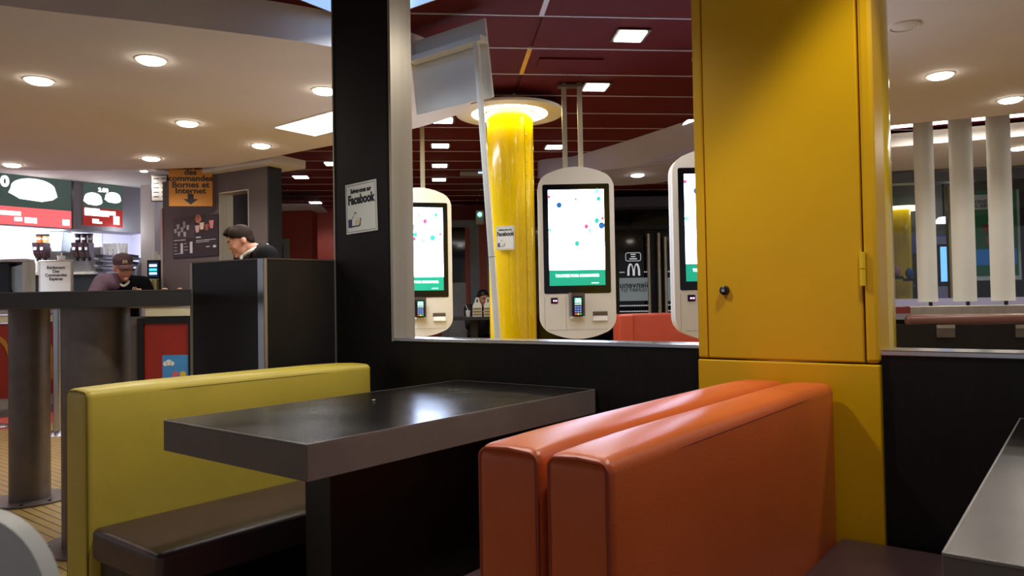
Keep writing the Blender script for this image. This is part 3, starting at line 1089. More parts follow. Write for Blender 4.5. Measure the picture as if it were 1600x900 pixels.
# orange bench behind the kiosks
p = at(1012, 6.9, 0)
t = thing('bench', 'orange padded bench end behind the kiosks near the glass doors', 'bench', p, FR + R(8))
obj('backrest', rbox(NB(), -.255, .8, 0, .16, .02, .905, .02, .006), mat('far_orange', '#c0503a', .4, 0, .06, 5), t, True)
obj('end_pad', rbox(NB(), -.265, -.12, -.02, .2, .02, .9, .02), mat('far_orange', ''), t, True)
obj('seat', rbox(NB(), -.2, .8, .16, .6, .3, .42, .02), M_brown, t, True)

# ================================================================== HIGH TABLE, POSTS, COUNTER
ph = at(150, 3.0, 0)
t = thing('bar_table', 'long charcoal bar-height table on thick steel legs', 'table', ph, FR)
xl = PL(0, 470, ph, FR)[0]
xr_ = PL(299, 470, ph, FR)[0]
obj('tabletop', prism(NB(), [(xl - .9, 0), (xr_, 0), (xr_ - .82, 1.55), (xl - .9, 1.55)], 1.036, 1.103, 'xy'), mat('bar_table_grey', '#3b3a38', .45, 0, .1, 8), t)
B('edge_strip', M_dsteel, t, xl - .9, xr_, -.0015, .01, 1.1, 1.1045)


def leg(px, py, wpx, base_px):
    g = G(px, py, 0)
    d = (g - O).dot(FW)
    r = wpx * d / F / 2
    c = Vector((g.x, g.y, 0))
    l = Matrix.Rotation(-FR, 3, 'Z') @ (c - ph)
    obj('leg', cyl(NB(), (l.x, l.y, .012), (l.x, l.y, 1.036), r, seg=40), M_dsteel, t, True)
    rb = base_px * d / F
    o = obj('base_plate', cyl(NB(), (l.x, l.y, 0), (l.x, l.y, .012), rb, seg=48), M_dsteel, t, False, .003)
    for a in (20, 110, 200, 290, 335):
        obj('bolt', cyl(NB(), (l.x + rb * .85 * math.cos(R(a)), l.y + rb * .85 * math.sin(R(a)), .012), (l.x + rb * .85 * math.cos(R(a)), l.y + rb * .85 * math.sin(R(a)), .017), .008, seg=8), M_blk, o)


leg(47, 781, 56, 57)
leg(152, 850, 96, 79)


def post(label, px, py, wpx, base):
    g = G(px, py, 0)
    t = thing('steel_post', label, 'post', (g.x, g.y, 0), 0, 'thin steel posts by the counter')
    r = wpx * (g - O).dot(FW) / F / 2
    obj('pole', cyl(NB(), (0, 0, .02), (0, 0, 1.06), r, seg=24), M_steel_b, t, True)
    obj('base', lathe(NB(), [(.0001, .03), (r * 1.1, .03), (base * .8, .012), (base, .0), (.0001, 0)], seg=36), M_steel_b, t, True)
    obj('top_disc', lathe(NB(), [(.0001, 1.06), (base * .9, 1.06), (base * .9, 1.075), (.0001, 1.075)], seg=36), M_black2, t, True)


post('thin steel post with a round base beside the mustard bench', 91.5, 678, 15, .16)
post('thin steel post at the far left, only its round base in view', -12, 667, 15, .16)

# --- red counter, left run
t = thing('counter', 'red service counter with a gold arch emblem at far left', 'counter', (0, 9.03, 0))
B('body', M_counter_red, t, .5, 3.75, 0, .7, .12, .90)
B('kick_plate', M_steel, t, .5, 3.75, .02, .68, 0, .12)
B('front_band', M_beige, t, .5, 3.75, -.03, 0, .915, .995)
B('worktop', M_greypan, t, .5, 3.75, -.05, .75, 1.005, 1.05)
x, _ = PL(70, 560, (0, 9.03, 0), 0)
obj('emblem', arches(NB(), x - .29, .28, .8, .52, .085, -.012, 0), mat('gold_vinyl', '#a8731c', .5), t)
# --- counter, right run
pc = at(250, 6.8, 0)
c_ = lambda a, b, c, d: strip_local(a, b, c, d, pc, FR)
t = thing('counter', 'service counter end with a beige band and dark-framed red panels', 'counter', pc, FR)
x0, x1, z0, z1 = c_(200, 340, 479, 495)
B('body', mat('counter_grey', '#5a5654', .5), t, x0, x1, .02, .6, 0, z0)
xa, xb, _, _ = c_(228, 340, 479, 495)
B('front_band', M_beige, t, xa, xb, -.01, .02, z0, z1)
B('worktop', M_greypan, t, x0, x1, -.02, .65, z1, z1 + .02)
xf0, xf1, _, zf1 = c_(218, 300, 496, 620)
B('panel_frame', M_blk, t, xf0, xf0 + .06, -.04, .02, 0, zf1)
B('panel_frame', M_blk, t, xf1 - .02, xf1 + .06, -.04, .02, 0, zf1)
B('panel_frame', M_blk, t, xf0 + .06, xf1 - .02, -.04, .02, zf1 - .05, zf1)
B('red_panel', M_counter_red, t, xf0 + .06, xf1 - .02, -.02, .02, 0, zf1 - .05)
x0, x1, z0, z1 = c_(256, 296, 554, 590)
t = thing('picture_card', 'blue picture card with a white cloud on the red counter panel', 'picture', pc, FR)
B('card', mat('sky_blue_print', '#3f86c4', .5), t, x0, x1, -.028, -.021, z0, z1)
bm = NB()
for dx, dz, r in ((.03, .13, .022), (.06, .14, .028), (.09, .13, .02)):
    cyl(bm, (x0 + dx, -.031, z0 + dz), (x0 + dx, -.028, z0 + dz), r, seg=14)
o = obj('cloud', bm, M_offw, t); o['kind'] = 'stuff'
for dx, c in ((.12, 'pink_print'), (.19, 'yellow_print')):
    obj('blob', prism(NB(), arc_pts(x0 + dx, z0 + .03, .03, .03, 0, 330, 9), -.031, -.028), mat(c, {'pink_print': '#c0606a', 'yellow_print': '#c8b030'}[c], .5), t)

# --- pink card holders on the counter
for px, wpx, lab in ((217, 10, 'small pink wire card holder in front of the cashier'), (257.5, 11, 'small pink wire card holder below the coffee screen'),
                     (281, 8, 'small pink wire card holder next to the charcoal partition')):
    p = at(px, 7.0, 1.06 + .012)
    t = thing('card_holder', lab, 'card holder', p, FR, 'pink card holders on the counter')
    w_ = wpx * 7 / F / 2
    hh = .15
    pts = [(-w_, 0, 0), (-w_, 0, hh - .02), (-w_ + .015, 0, hh), (w_ - .015, 0, hh), (w_, 0, hh - .02), (w_, 0, 0)]
    obj('wire_loop', tube(NB(), pts, .008, 8), mat('salmon_plastic', '#c99078', .4), t, True)
    B('foot', mat('salmon_plastic', ''), t, -w_ - .01, w_ + .01, -.03, .03, -.012, .004)

# ================================================================== KITCHEN: MENUS AND MACHINES
YM = 9.4
om = Vector((0, YM, 0))
k_ = lambda a, b, c, d: strip_local(a, b, c, d, om, 0)
M_mg = emit('menu_green', '#33403c', .8)
M_mp = emit('menu_pink', '#e0565a', 1.0)
M_mr = emit('menu_red', '#8a2420', .55)
M_mw = emit('menu_white', '#ffffff', 1.6)


def burger(parent, cx, cz, w, h, y, m):
    bm = NB()
    pts = arc_pts(cx, cz + h * .12, w * .48, h * .42, 0, 180, 16)
    pts += [(cx - w * .5, cz - .02 * h), (cx - w * .54, cz - h * .18), (cx - w * .45, cz - h * .26)]
    pts += [(cx - w * .30, cz - h * .42), (cx + w * .18, cz - h * .48), (cx + w * .42, cz - h * .36), (cx + w * .53, cz - h * .2), (cx + w * .5, cz)]
    return obj('burger_picture', prism(bm, pts, y - .004, y), m, parent)


t = thing('menu_screen', 'wide lit menu screen with a burger, green above pink', 'menu screen', om, 0)
B('case', M_greypan, t, 1.7, 3.6, .0, .1, 1.99, 2.58, .004)
B('upper_field', M_mg, t, 1.74, 3.585, -.008, 0, 2.20, 2.565)
B('lower_field', M_mp, t, 1.74, 3.585, -.008, 0, 2.0, 2.20)
x, z = PL(52, 298, om, 0)
burger(t, x, z, .46, .25, -.008, M_mw)
x, z = PL(7, 284, om, 0)
text('lettering', '0', .16, M_mw, t, x, -.009, z, bold=.008)
for a in ((0, 32, 331, 335), (22, 34, 340, 345), (38, 57, 341, 348), (97, 108, 344, 352)):
    x0, x1, z0, z1 = k_(*a)
    B('print_line', M_mw, t, x0, x1, -.012, -.008, z0, z1)
t = thing('menu_screen', 'small lit menu screen with two burgers in a grey casing', 'menu screen', om, 0)
x0, x1, z0, z1 = k_(114, 221, 287, 361)
B('case', M_greypan, t, 3.61, 4.40, -.03, .3, 1.99, 2.57, .006)
B('hood', M_greypan, t, 3.61, 4.44, -.06, .3, 2.57, 2.6)
xa, xb, za, zb = k_(128, 189, 292, 352)
B('upper_field', M_mg, t, xa, xb, -.04, -.03, za + (zb - za) * .42, zb)
B('lower_field', M_mr, t, xa, xb, -.04, -.03, za, za + (zb - za) * .42)
for px, py, ww, hh in ((143, 312, .2, .15), (174, 310, .18, .13)):
    x, z = PL(px, py, om, 0)
    burger(t, x, z, ww, hh, -.041, M_mw)
x, z = PL(159, 298, om, 0)
text('lettering', '2.00', .065, M_mw, t, x, -.042, z, bold=.004)
for a in ((130, 153, 327, 330), (130, 178, 331.5, 333.5), (130, 168, 334.5, 336.5), (142, 152, 343, 345), (142, 157, 347, 349), (175, 184, 339, 351)):
    x0, x1, z0, z1 = k_(*a)
    B('print_line', M_mw, t, x0, x1, -.044, -.04, z0, z1)

# notice on the kitchen pier
on = at(248, 8.15, 0)
x0, z0 = PL(236, 315, on, FR); x1, z1 = PL(262, 273, on, FR)
t = thing('wall_notice', 'framed white notice next to the orange pick-up sign', 'notice', on, FR)
B('frame', M_blk, t, x0, x1, 0, .02, z0, z1)
B('paper', M_cream2, t, x0 + .01, x1 - .01, -.004, 0, z0 + .01, z1 - .01)
for i in range(5):
    for j in range(2):
        B('print_line', M_ink, t, x0 + .03 + j * .09, x0 + .09 + j * .09, -.006, -.004, z0 + .05 + i * .05, z0 + .058 + i * .05)

# orange hanging sign
oo = at(297, 7.26, 0)
OR_ = FR + R(8)
x0, z0 = PL(264, 322, oo, OR_); x1, _ = PL(332, 324, oo, OR_)
t = thing('hanging_sign', 'orange hanging sign with black words and a down arrow', 'sign', oo, OR_)
B('board', mat('orange_sign', '#c47f16', .5, 0, .05, 5), t, x0, x1, 0, .015, z0, 2.56)
cx = (x0 + x1) / 2
for s, py, sz in (('Retrait', 260.5, .078), ('des', 269, .078), ('commandes', 278.5, .078), ('Bornes et', 288.5, .08), ('Internet', 298, .08)):
    _, z = PL(298, py, oo, OR_)
    text('lettering', s, sz, M_ink, t, cx, -.002, z - .003, 1.12, bold=.0022)
_, z = PL(298, 311, oo, OR_)
obj('arrow', prism(NB(), [(cx - .028, z + .05), (cx + .028, z + .05), (cx + .028, z), (cx + .07, z), (cx, z - .055), (cx - .07, z), (cx - .028, z)], -.003, 0), M_ink, t)
for x in (x0 + .05, x1 - .05):
    B('hanger', M_steel, t, x - .004, x + .004, .002, .01, 2.56, ZC)

# drinks poster on the taupe wall
t = thing('drinks_poster', 'dark drinks poster with cups and price lists on the taupe wall', 'poster', PW, PR)
x0, x1, z0, z1 = p_(272, 342, 334, 404)
B('board', mat('plum_print', '#2a2026', .4), t, x0, x1, -.012, -.001, z0, z1)
wq, hq = x1 - x0, z1 - z0
q_ = lambda u, v: (x0 + wq * u, z0 + hq * v)
B('upper_band', mat('grey_plum_print', '#413a40', .4), t, x0, x0 + wq * .5, -.014, -.012, z0 + hq * .48, z1)
for i, (u, v, hh, c) in enumerate(((.07, .68, .1, 0), (.13, .78, .12, 0), (.15, .6, .12, 0), (.22, .7, .12, 0), (.27, .82, .16, 0), (.28, .58, .12, 0), (.35, .74, .12, 0),
                                   (.56, .68, .17, 1), (.66, .74, .17, 2), (.77, .70, .15, 3), (.87, .76, .19, 4))):
    x, z = q_(u, v)
    wd = .022 if i < 7 else .034
    hh *= hq
    m = [mat('cup_grey_print', '#b8b4b4', .5), mat('cup_pink_print', '#d8a8a8', .5), mat('cup_beige_print', '#d8c0a8', .5), mat('cup_brown_print', '#8a5048', .5), mat('cup_rose_print', '#c87878', .5)][c]
    obj('cup_picture', prism(NB(), [(x - wd * .6, z - hh * .5), (x + wd * .6, z - hh * .5), (x + wd, z + hh * .5), (x - wd, z + hh * .5)], -.018, -.012), m, t)
x, z = q_(.58, .93)
obj('badge', prism(NB(), arc_pts(x, z, .05, .045, 0, 330, 11), -.017, -.012), mat('salmon_print', '#c87a60', .5), t)
for u, v, ww, hh in ((.03, .43, .26, .022), (.03, .34, .07, .014), (.03, .26, .07, .014), (.03, .18, .07, .014), (.03, .1, .14, .014), (.18, .1, .05, .26), (.26, .34, .06, .014), (.26, .26, .08, .014),
                     (.26, .18, .08, .014), (.39, .1, .055, .28), (.53, .46, .1, .028), (.53, .39, .42, .012), (.53, .35, .28, .012), (.75, .22, .07, .02), (.9, .2, .06, .05)):
    a, b_ = q_(u, v)
    B('print_line', mat('white_print', '#c8c4c8', .5), t, a, a + ww * wq, -.016, -.012, b_, b_ + hh * hq)

# back counter and machines (depth about 9)
DK = 9.0
o9 = at(80, DK, 0)
K = lambda a, b, c, d: strip_local(a, b, c, d, o9, FR)
t = thing('back_counter', 'dark steel back counter along the kitchen wall', 'counter', o9, FR)
x0, x1, z0, z1 = K(25, 150, 424, 470)
B('body', M_blk, t, x0, x1, .1, .8, 0, z1 - .03)
B('worktop', M_steel, t, x0, x1, .05, .85, z1 - .03, z1)
ztop = z1
t = thing('drink_machine', 'grey juice machine with tall tanks behind the cash notice', 'drink machine', o9, FR)
x0, x1, z0, z1 = K(40, 148, 384, 424)
B('body', mat('machine_taupe', '#6f6864', .4, .4), t, x0 + .1, x1, .12, .5, ztop, z1, .01)
B('side_panel', M_white, t, x0, x0 + .07, .05, .5, ztop, z1 + .01, .02)
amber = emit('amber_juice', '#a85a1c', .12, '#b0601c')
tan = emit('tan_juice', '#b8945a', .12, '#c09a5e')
for px, wpx, m, y0 in ((62, 9, amber, 350), (72, 8, tan, 358), (122, 8, mat('dark_cola', '#22161a', .2), 356), (132, 8, mat('red_cola', '#4a2428', .2), 356), (141, 7, mat('brown_cola', '#5e4a40', .2), 360)):
    x, zz = PL(px, 380, o9, FR)
    _, zt = PL(px, y0, o9, FR)
    r = wpx * DK / F / 2
    zt = min(zt, 1.955)
    tk = obj('tank', cyl(NB(), (x, .0, zz), (x, .0, zt), r, seg=20), m, t, True)
    obj('tank_cap', cyl(NB(), (x, .0, zt), (x, .0, zt + .02), r * 1.2, seg=20), M_blk, tk, True)
    B('tank_label', M_offw, tk, x - r * .8, x + r * .8, -r * 1.1, -r * .6, zz + .04, zz + .065)
    hd = obj('spout', prism(NB(), [(-.09, zz), (.03, zz), (.03, zz - .17), (-.02, zz - .19), (-.07, zz - .13)], x - r * 1.05, x + r * 1.05, 'yz'), mat('spout_plum', '#3a2228', .35), t)
    B('spout_label', M_offw, hd, x - r * .5, x + r * .5, -.095, -.085, zz - .09, zz - .055)
    obj('nozzle', cyl(NB(), (x, -.02, zz - .22), (x, -.02, zz - .17), r * .7, seg=14), M_blk, hd, True)
t = thing('water_jug', 'clear whitish jug tank between the juice tanks', 'jug', o9, FR)
x0, x1, z0, z1 = K(84, 106, 362, 394)
obj('jug_body', prism(NB(), [(x0 + .02, z0), (x1 - .03, z0), (x1, z1), (x0, z1)], -.08, .1), mat('milky_plastic', '#c4d2da', .25), t, bevel=.01)
B('lid', M_white, t, x0 - .01, x1 + .01, -.09, .11, z1, z1 + .02, .004)
# wall screen and grey hood left
t = thing('order_monitor', 'dark order monitor on the kitchen wall below the wide menu', 'monitor', at(34, 10.6, 0), FR)
x0, z0 = PL(16, 376, t.location, FR); x1, z1 = PL(52, 356, t.location, FR)
B('screen', mat('monitor_navy', '#20283a', .25), t, x0, x1, 0, .03, z0, z1)
B('frame', M_greypan, t, x0 - .02, x1 + .02, .03, .06, z0 - .02, z1 + .02)
B('lit_strip', M_mw, t, x0, x0 + .15, -.006, 0, z1 - .05, z1)
t = thing('steel_cabinet', 'white upright kitchen cabinet with a hanging black cable at far left', 'cabinet', at(6, 9.9, 0), FR)
B('body', M_cream2, t, -.35, .05, 0, .5, 0, 2.1, .01)
obj('cable', tube(NB(), smooth_curve([(-.1, -.03, 2.0), (-.05, -.04, 1.8), (0, -.03, 1.72), (.05, -.04, 1.66), (.1, -.03, 1.7)], 4), .012, 6), M_blk, t, True)
B('door_line', M_greypan, t, .0, .012, -.004, 0, .1, 2.05)
# stainless food chute at the left end of the counter
oc = at(20, 7.86, 1.052)
t = thing('food_bin', 'open stainless warming bin on the counter at far left', 'bin', oc, FR)
x0, x1, z0, z1 = strip_local(-30, 42, 404, 455, oc, FR)
z0 = 0
B('top', M_steel, t, x0, x1, 0, .14, z1 - .035, z1, .01)
B('side', M_steel, t, x1 - .05, x1, 0, .14, z0, z1 - .035)
B('back', M_greypan, t, x0, x1 - .05, .12, .14, z0, z1 - .035)
B('black_divider', M_blk, t, x0, x0 + .31, -.02, .12, z0, z1 - .05)
obj('chute', prism(NB(), [(x1 - .25, z1 - .1), (x1 - .06, z1 - .06), (x1 - .06, z0 + .02), (x1 - .12, z0 + .02)], .03, .11), mat('pale_steel', '#a9b4bc', .3, .6), t)
# cash-order notice stand
oc = at(87, 8.25, 1.052)
t = thing('notice_stand', 'framed white notice stand about cash orders on the counter', 'notice', oc, FR)
x0, x1, z0, z1 = strip_local(60, 113, 406, 456, oc, FR)
z0 = 0
B('frame', M_steel, t, x0, x1, .0, .03, z0, z1, .008)
B('paper', M_sign, t, x0 + .025, x1 - .02, -.004, 0, z0 + .005, z1 - .02)
cx = (x0 + x1) / 2 + .01
for i, s in enumerate(('Règlement', 'Des', 'Commandes', 'Espèces')):
    text('lettering', s, .048, M_ink, t, cx, -.006, z1 - .085 - i * .042, 1.0, bold=.001)
t = thing('sauce_cup', 'small white cup with a spoon above the cash notice', 'cup', at(96, 8.35, 1.052), FR)
_, zc = PL(96, 406, t.location, FR)
obj('stand', cyl(NB(), (0, 0, 0), (0, 0, zc), .03, seg=14), M_blk, t, True)
obj('bowl', lathe(NB(), [(.0001, zc), (.034, zc), (.044, zc + .045), (.04, zc + .045), (.0001, zc + .01)], seg=18), M_white, t, True)
obj('spoon', tube(NB(), [(0, 0, zc + .02), (.005, 0, zc + .08)], .007, 6), M_white, t)
# tray rack with cup stacks behind the cashier
orr = at(178, 8.9, 0)
t = thing('tray_rack', 'sloped grey rack with dark trays behind the cashier', 'rack', orr, FR)
x0, x1, z0, z1 = strip_local(147, 214, 398, 440, orr, FR)
B('body', M_lav, t, x0, x1, .15, .6, 0, z0 + .1)
for i in range(3):
    z = z0 + .1 + i * .085
    B('shelf', M_greypan, t, x0, x1 - .04, .0, .3, z, z + .02)
    B('tray', M_blk, t, x0 + .03, x0 + .12, -.02, .2, z + .02, z + .055)
    B('tray', M_blk, t, x1 - .2, x1 - .08, -.02, .2, z + .02, z + .055)
obj('side_panel', prism(NB(), [(.0, .8), (.6, .8), (.6, z1 + .1), (.25, z1 + .1), (.0, z0 + .12)], x1 - .03, x1, 'yz'), M_greypan, t)
for i, px in enumerate((165, 173, 181, 189, 196)):
    p = at(px, 9.05, orr.z + z1 + .01)
    c = thing('cup_stack', ['leftmost white cup stack above the tray rack', 'second white cup stack from the left above the tray rack', 'middle white cup stack behind the cashier cap',
                            'white cup stack second from the right above the tray rack', 'rightmost white cup stack above the tray rack, green tinted'][i], 'cups', p, 0, 'cup stacks above the tray rack')
    obj('cups', lathe(NB(), [(.0001, 0), (.02, 0), (.026, .05), (.022, .05), (.027, .1), (.024, .1), (.029, .14), (.0001, .14)], seg=16), M_white, c, True)
    lamp('POINT', c, (0, -.2, .3), 1.2, (.9, .95, 1), .05) if i == 2 else None  # point lamp with no fixture, brightens the cup stacks
# coffee machine with touch screen
of = at(244, 7.9, 0)
t = thing('coffee_machine', 'black coffee machine with a lit touch screen beside the white pier', 'coffee machine', of, FR)
x0, x1, z0, z1 = strip_local(232, 267, 406, 452, of, FR)
zc = 1.02
B('body', M_black2, t, x0 + .1, x1, .02, .4, zc, z1, .006)
B('screen_case', M_blk, t, x0, x0 + .135, -.03, .08, z1 - .2, z1, .004)
B('screen', emit('touch_navy', '#143a5e', .5), t, x0 + .02, x0 + .115, -.034, -.03, z1 - .175, z1 - .03)
for i, (c, zz) in enumerate((('touch_white', .06), ('touch_cyan', .105), ('touch_pale', .145))):
    B('screen_tile', emit(c, ['#dfe8ff', '#38c8d8', '#9fd0ff'][i], 1.2), t, x0 + .028, x0 + .108, -.037, -.034, z1 - zz - .012, z1 - zz + .012)
B('stand', M_greypan, t, x0 + .02, x1, .05, .4, 0, zc)
obj('brass_can', cyl(NB(), (x0 + .07, .0, zc), (x0 + .07, .0, z1 - .21), .045, seg=18), mat('brass_tin', '#a89a68', .35, .6), t, True)
obj('metal_pot', cyl(NB(), (x1 - .06, -.02, zc), (x1 - .06, -.02, zc + .09), .035, seg=18), M_steel_b, t, True)
for px, zt_, m, lab in ((243, .11, M_white, 'white cup stack on the coffee machine, nearest the white pier'), (250, .07, M_white, 'short white cup stack in the middle of the coffee machine top'),
                        (256, .14, M_dsteel, 'grey steel cup stack on the coffee machine'), (263, .12, M_white, 'white cup stack at the right edge of the coffee machine')):
    p = at(px, 8.1, z1)
    c = thing('cup_stack', lab, 'cups', p, 0, 'cup stacks on the coffee machine')
    obj('cups', lathe(NB(), [(.0001, 0), (.022, 0), (.028, zt_ * .5), (.024, zt_ * .5), (.03, zt_), (.0001, zt_)], seg=14), m, c, True)

# ================================================================== FIN SCREEN AND PLAY CORNER ON THE RIGHT
FA = R(-73)
of_ = at(1450, 6.25, 0)
f_ = lambda a, b, c, d: strip_local(a, b, c, d, of_, FA)
st = struct('wall_fin_ledge', box(NB(), -1.0, 2.5, -.05, .25, 0, .86), M_blk, 'dark low wall under the white fins', loc=of_, rz=FA)
xs, _ = PL(1420, 485, of_, FA)
B('steel_front', M_steel, st, xs, 2.5, -.07, .26, .86, .94, .004)
B('dark_red_block', M_redwall, st, -1, xs - .0, -.09, .2, .88, .935)
B('grey_block', M_greypan, st, -1, xs, -.1, .2, .83, .88)
for i, (a, b, lab) in enumerate(((1437, 1464, 'white vertical fin nearest the yellow cabinet, on the steel ledge'), (1493, 1526, 'middle white vertical fin on the steel ledge'),
                                 (1553, 1587, 'brightest white vertical fin, rightmost on the steel ledge'))):
    x0, x1, _, _ = f_(a, b, 300, 470)
    t = thing('fin', lab, 'fin', of_, FA, 'white vertical fins on the steel ledge')
    t.location = Vector(of_) + Vector((math.cos(FA), math.sin(FA), 0)) * ((x0 + x1) / 2)
    h = (x1 - x0) / 2
    prof = [(-h, .0)] + [(-h + 2 * h * k / 10, -.035 * math.sin(math.pi * (k / 10) ** .8)) for k in range(1, 10)] + [(h, 0), (h, .012)] + [(h - 2 * h * k / 10, .012 + .03 * math.sin(math.pi * k / 10)) for k in range(1, 10)]
    obj('blade', prism(NB(), [(p[0], p[1] + .1) for p in prof], .975, ZC, 'xy'), M_sign, t, True)
    obj('foot_pin', cyl(NB(), (.02, .1, .94), (.02, .1, .98), .015, seg=12), M_blk, t)
# banquette with brackets in front of the ledge
ob = at(1500, 5.6, 0)
b_ = lambda a, b, c, d: strip_local(a, b, c, d, ob, FA)
t = thing('banquette', 'dark banquette with a brown rounded top and steel brackets under the fins', 'bench', ob, FA)
x0, _, z0, z1 = b_(1420, 1600, 493, 507)
obj('roll', rbox(NB(), x0, 2.0, .15, .3, z0 - .03, z1 + .012, .045, .0), mat('rosy_brown_vinyl', '#7c5044', .35, 0, .1, 5), t, True)
for a, c in ((1380, 1462), (1464, 1586), (1588, 1720)):
    x0, x1, z0, z1 = b_(a, c, 505, 556)
    P = [(x0, 0), (x1, 0), (x1, z1)] + [(x1 + (x0 - x1) * k / 8, z1 - .008 * math.sin(math.pi * k / 8)) for k in range(1, 8)] + [(x0, z1)]
    obj('back_panel', prism(NB(), P, 0, .04), mat('espresso_panel', '#171110', .4, 0, .2, 8), t)
for a, c in ((1463, 1491), (1586, 1614)):
    x0, x1, z0, z1 = b_(a, c, 507.5, 527)
    br = B('bracket', M_dsteel, t, x0, x1, -.03, .0, z0, z1, .002)
    B('bracket_lip', M_steel, br, x0, x1, -.034, -.03, z1 - .025, z1)
# second dropped ceiling beyond the gap, lit cove
soff = at(1500, 6.55, 0)
s2 = struct('ceiling_far_right', box(NB(), -2.2, 2.5, .22, 2.2, 2.44, 2.57), M_cream, 'brown-beige dropped ceiling beyond the white fins', loc=soff, rz=FA)
B('lit_edge', M_cream2, s2, -.62, 2.5, .2, .22, 2.44, 2.53)
t = thing('cove_light', 'long bright light tube in the ceiling gap above the white fins', 'light', soff + Vector((0, 0, 2.56)), FA)
B('tube', emit('cove_tube', '#fff2e0', 3), t, -.6, 2.2, -.1, -.06, 0, .02)
lamp('AREA', t, (.9, -.08, -.02), 26, (1, .93, .85), (2.6, .05), 170)
downlight(0, 0, 'small downlight right of the brightest fin', 2.44, 6, pos=G(1592, 231, 2.44))
# play corner behind glass
OG = at(1500, 8.2, 0)
GA = R(-62)
g_ = lambda a, b, c, d, o=OG: strip_local(a, b, c, d, o, GA)
wg = struct('window_2', box(NB(), -1.4, 1.8, 0, .02, 1.0, 2.3), M_clear, 'clear glass pane between the fins and the play corner', loc=OG, rz=GA)
B('low_wall', M_lilac, wg, -1.6, 2.2, -.05, .1, 0, 1.0)
B('head_band', mat('band_grey', '#55565c', .5), wg, -1.6, 2.2, -.08, .1, 2.3, 2.42)
B('mullion', mat('olive_frame', '#6e6c58', .5), wg, g_(1484, 1492, 300, 460)[0], g_(1484, 1492, 300, 460)[1], -.03, .05, 1.0, 2.25)
OB = at(1500, 9.4, 0)
G2 = lambda a, b, c, d: strip_local(a, b, c, d, OB, GA)
wq_ = struct('wall_play', box(NB(), -2.2, 2.6, .3, .4, 0, 2.6), mat('dark_olive_wall', '#1c1e14', .5), 'dark back wall of the play corner', loc=OB, rz=GA)
x0, x1, z0, z1 = G2(1388, 1440, 366, 396)
B('blue_band', mat('play_blue', '#1d2c78', .4), wq_, x0 - .3, x1 + .7, .27, .3, z0, z1)
B('green_arch', mat('play_green', '#2e3c20', .5), wq_, x0 - .3, x1, .27, .3, 1.98, 2.35)
B('blue_lines', mat('line_blue', '#2c4f96', .4), wq_, x0 - .1, x1, .27, .29, PL(1400, 449, OB, GA)[1], PL(1400, 444, OB, GA)[1])
p = at(1413, 9.1, 0)
t = thing('play_column', 'yellow column lit from above in the play corner', 'column', (p.x, p.y, 0))
obj('shaft', cyl(NB(), (0, 0, 0), (0, 0, 2.12), .125, seg=32), M_yellow2, t, True)
obj('ring', lathe(NB(), [(.13, 2.1), (.26, 2.1), (.26, 2.13), (.13, 2.13)], seg=32), emit('far_ring', '#fff4c0', 1.6), t, True)
lamp('POINT', t, (.5, -.6, 2.2), 7, (1, .95, .85), .1)  # added lamp without a fixture, lights up the play corner
# soft toys become plain round cushions
for px, py, r, c, lab in ((1401, 424, .062, '#b87880', 'plain pink round cushion behind the glass'), (1421, 427, .062, '#2f5f98', 'plain blue cushion beside the pink one behind the glass')):
    p = PD(px, py, 8.75)
    t = thing('cushion', lab, 'cushion', (p.x, p.y, p.z - r), 0, 'round cushions behind the glass')
    obj('pad', ell(NB(), (0, 0, r), (r, r * .7, r), seg=20), mat('cushion' + c, c, .7), t, True)
    B('shelf', M_blk, t, -.06, .06, -.06, .06, -.03, .004)
# poster with boxes
OP = at(1535, 8.7, 0)
t = thing('menu_poster', 'green framed poster with a white text field and food boxes behind the fins', 'poster', OP, GA)
P2 = lambda a, b, c, d: strip_local(a, b, c, d, OP, GA)
x0, x1, z0, z1 = P2(1515, 1592, 296, 432)
B('frame', M_sign, t, x0, x1, 0, .04, z0 - .05, z1)
B('green_field', emit('poster_green', '#1d5a32', .12), t, x0 + .03, x1 - .03, -.005, 0, z0, z1)
x0b, x1b, za, zb = P2(1518, 1570, 303, 328)
B('text_field', M_sign, t, x0b, x1b, -.01, -.005, za, zb)
for s, px, py in (('CO', 1551, 308.5), ('ORNE ET', 1537, 315.5), ('G SERVIC', 1537.5, 322)):
    x, z = PL(px, py, OP, GA)
    text('lettering', s, .058, M_ink, t, x, -.012, z, .9, bold=.001)
x0b, x1b, za, zb = P2(1518, 1592, 388, 415)
B('blue_field', emit('poster_blue', '#2468a8', .2), t, x0b, x1b - .03, -.01, -.005, za, zb)
for pts, c in ((((1535, 351), (1545, 351), (1543, 364), (1537, 364)), '#b83a22'), (((1543, 346), (1556, 346), (1554, 364), (1545, 364)), '#b8b8b0'), (((1538, 369), (1556, 369), (1552, 384), (1542, 384)), '#c08858')):
    Q = [PL(x, y, OP, GA) for x, y in pts]
    obj('food_box', prism(NB(), Q, -.014, -.005), mat('box' + c, c, .5), t)
OS = at(1480, 8.7, 0)
t = thing('kiosk_reflection', 'kiosk reflection behind the fins, built as a glowing blue screen', 'screen', OS, GA)  # stands in for a kiosk mirrored in the glass
x0, x1, z0, z1 = strip_local(1470, 1495, 385, 440, OS, GA)
obj('case', prism(NB(), rrect(x0 - .06, x1 + .1, z0 - .35, z1 + .12, .06), .0, .06), M_lilac, t)
B('bezel', M_blk, t, x0 - .03, x1 + .05, -.01, 0, z0 - .05, z1 + .03)
B('display', emit('reflected_blue', '#6aa8ff', 1.3), t, x0, x1, -.014, -.01, z0, z1)
t = thing('globe_lamp', 'glowing white dome light above the kiosk reflection', 'lamp', PD(1475, 346, 8.7))
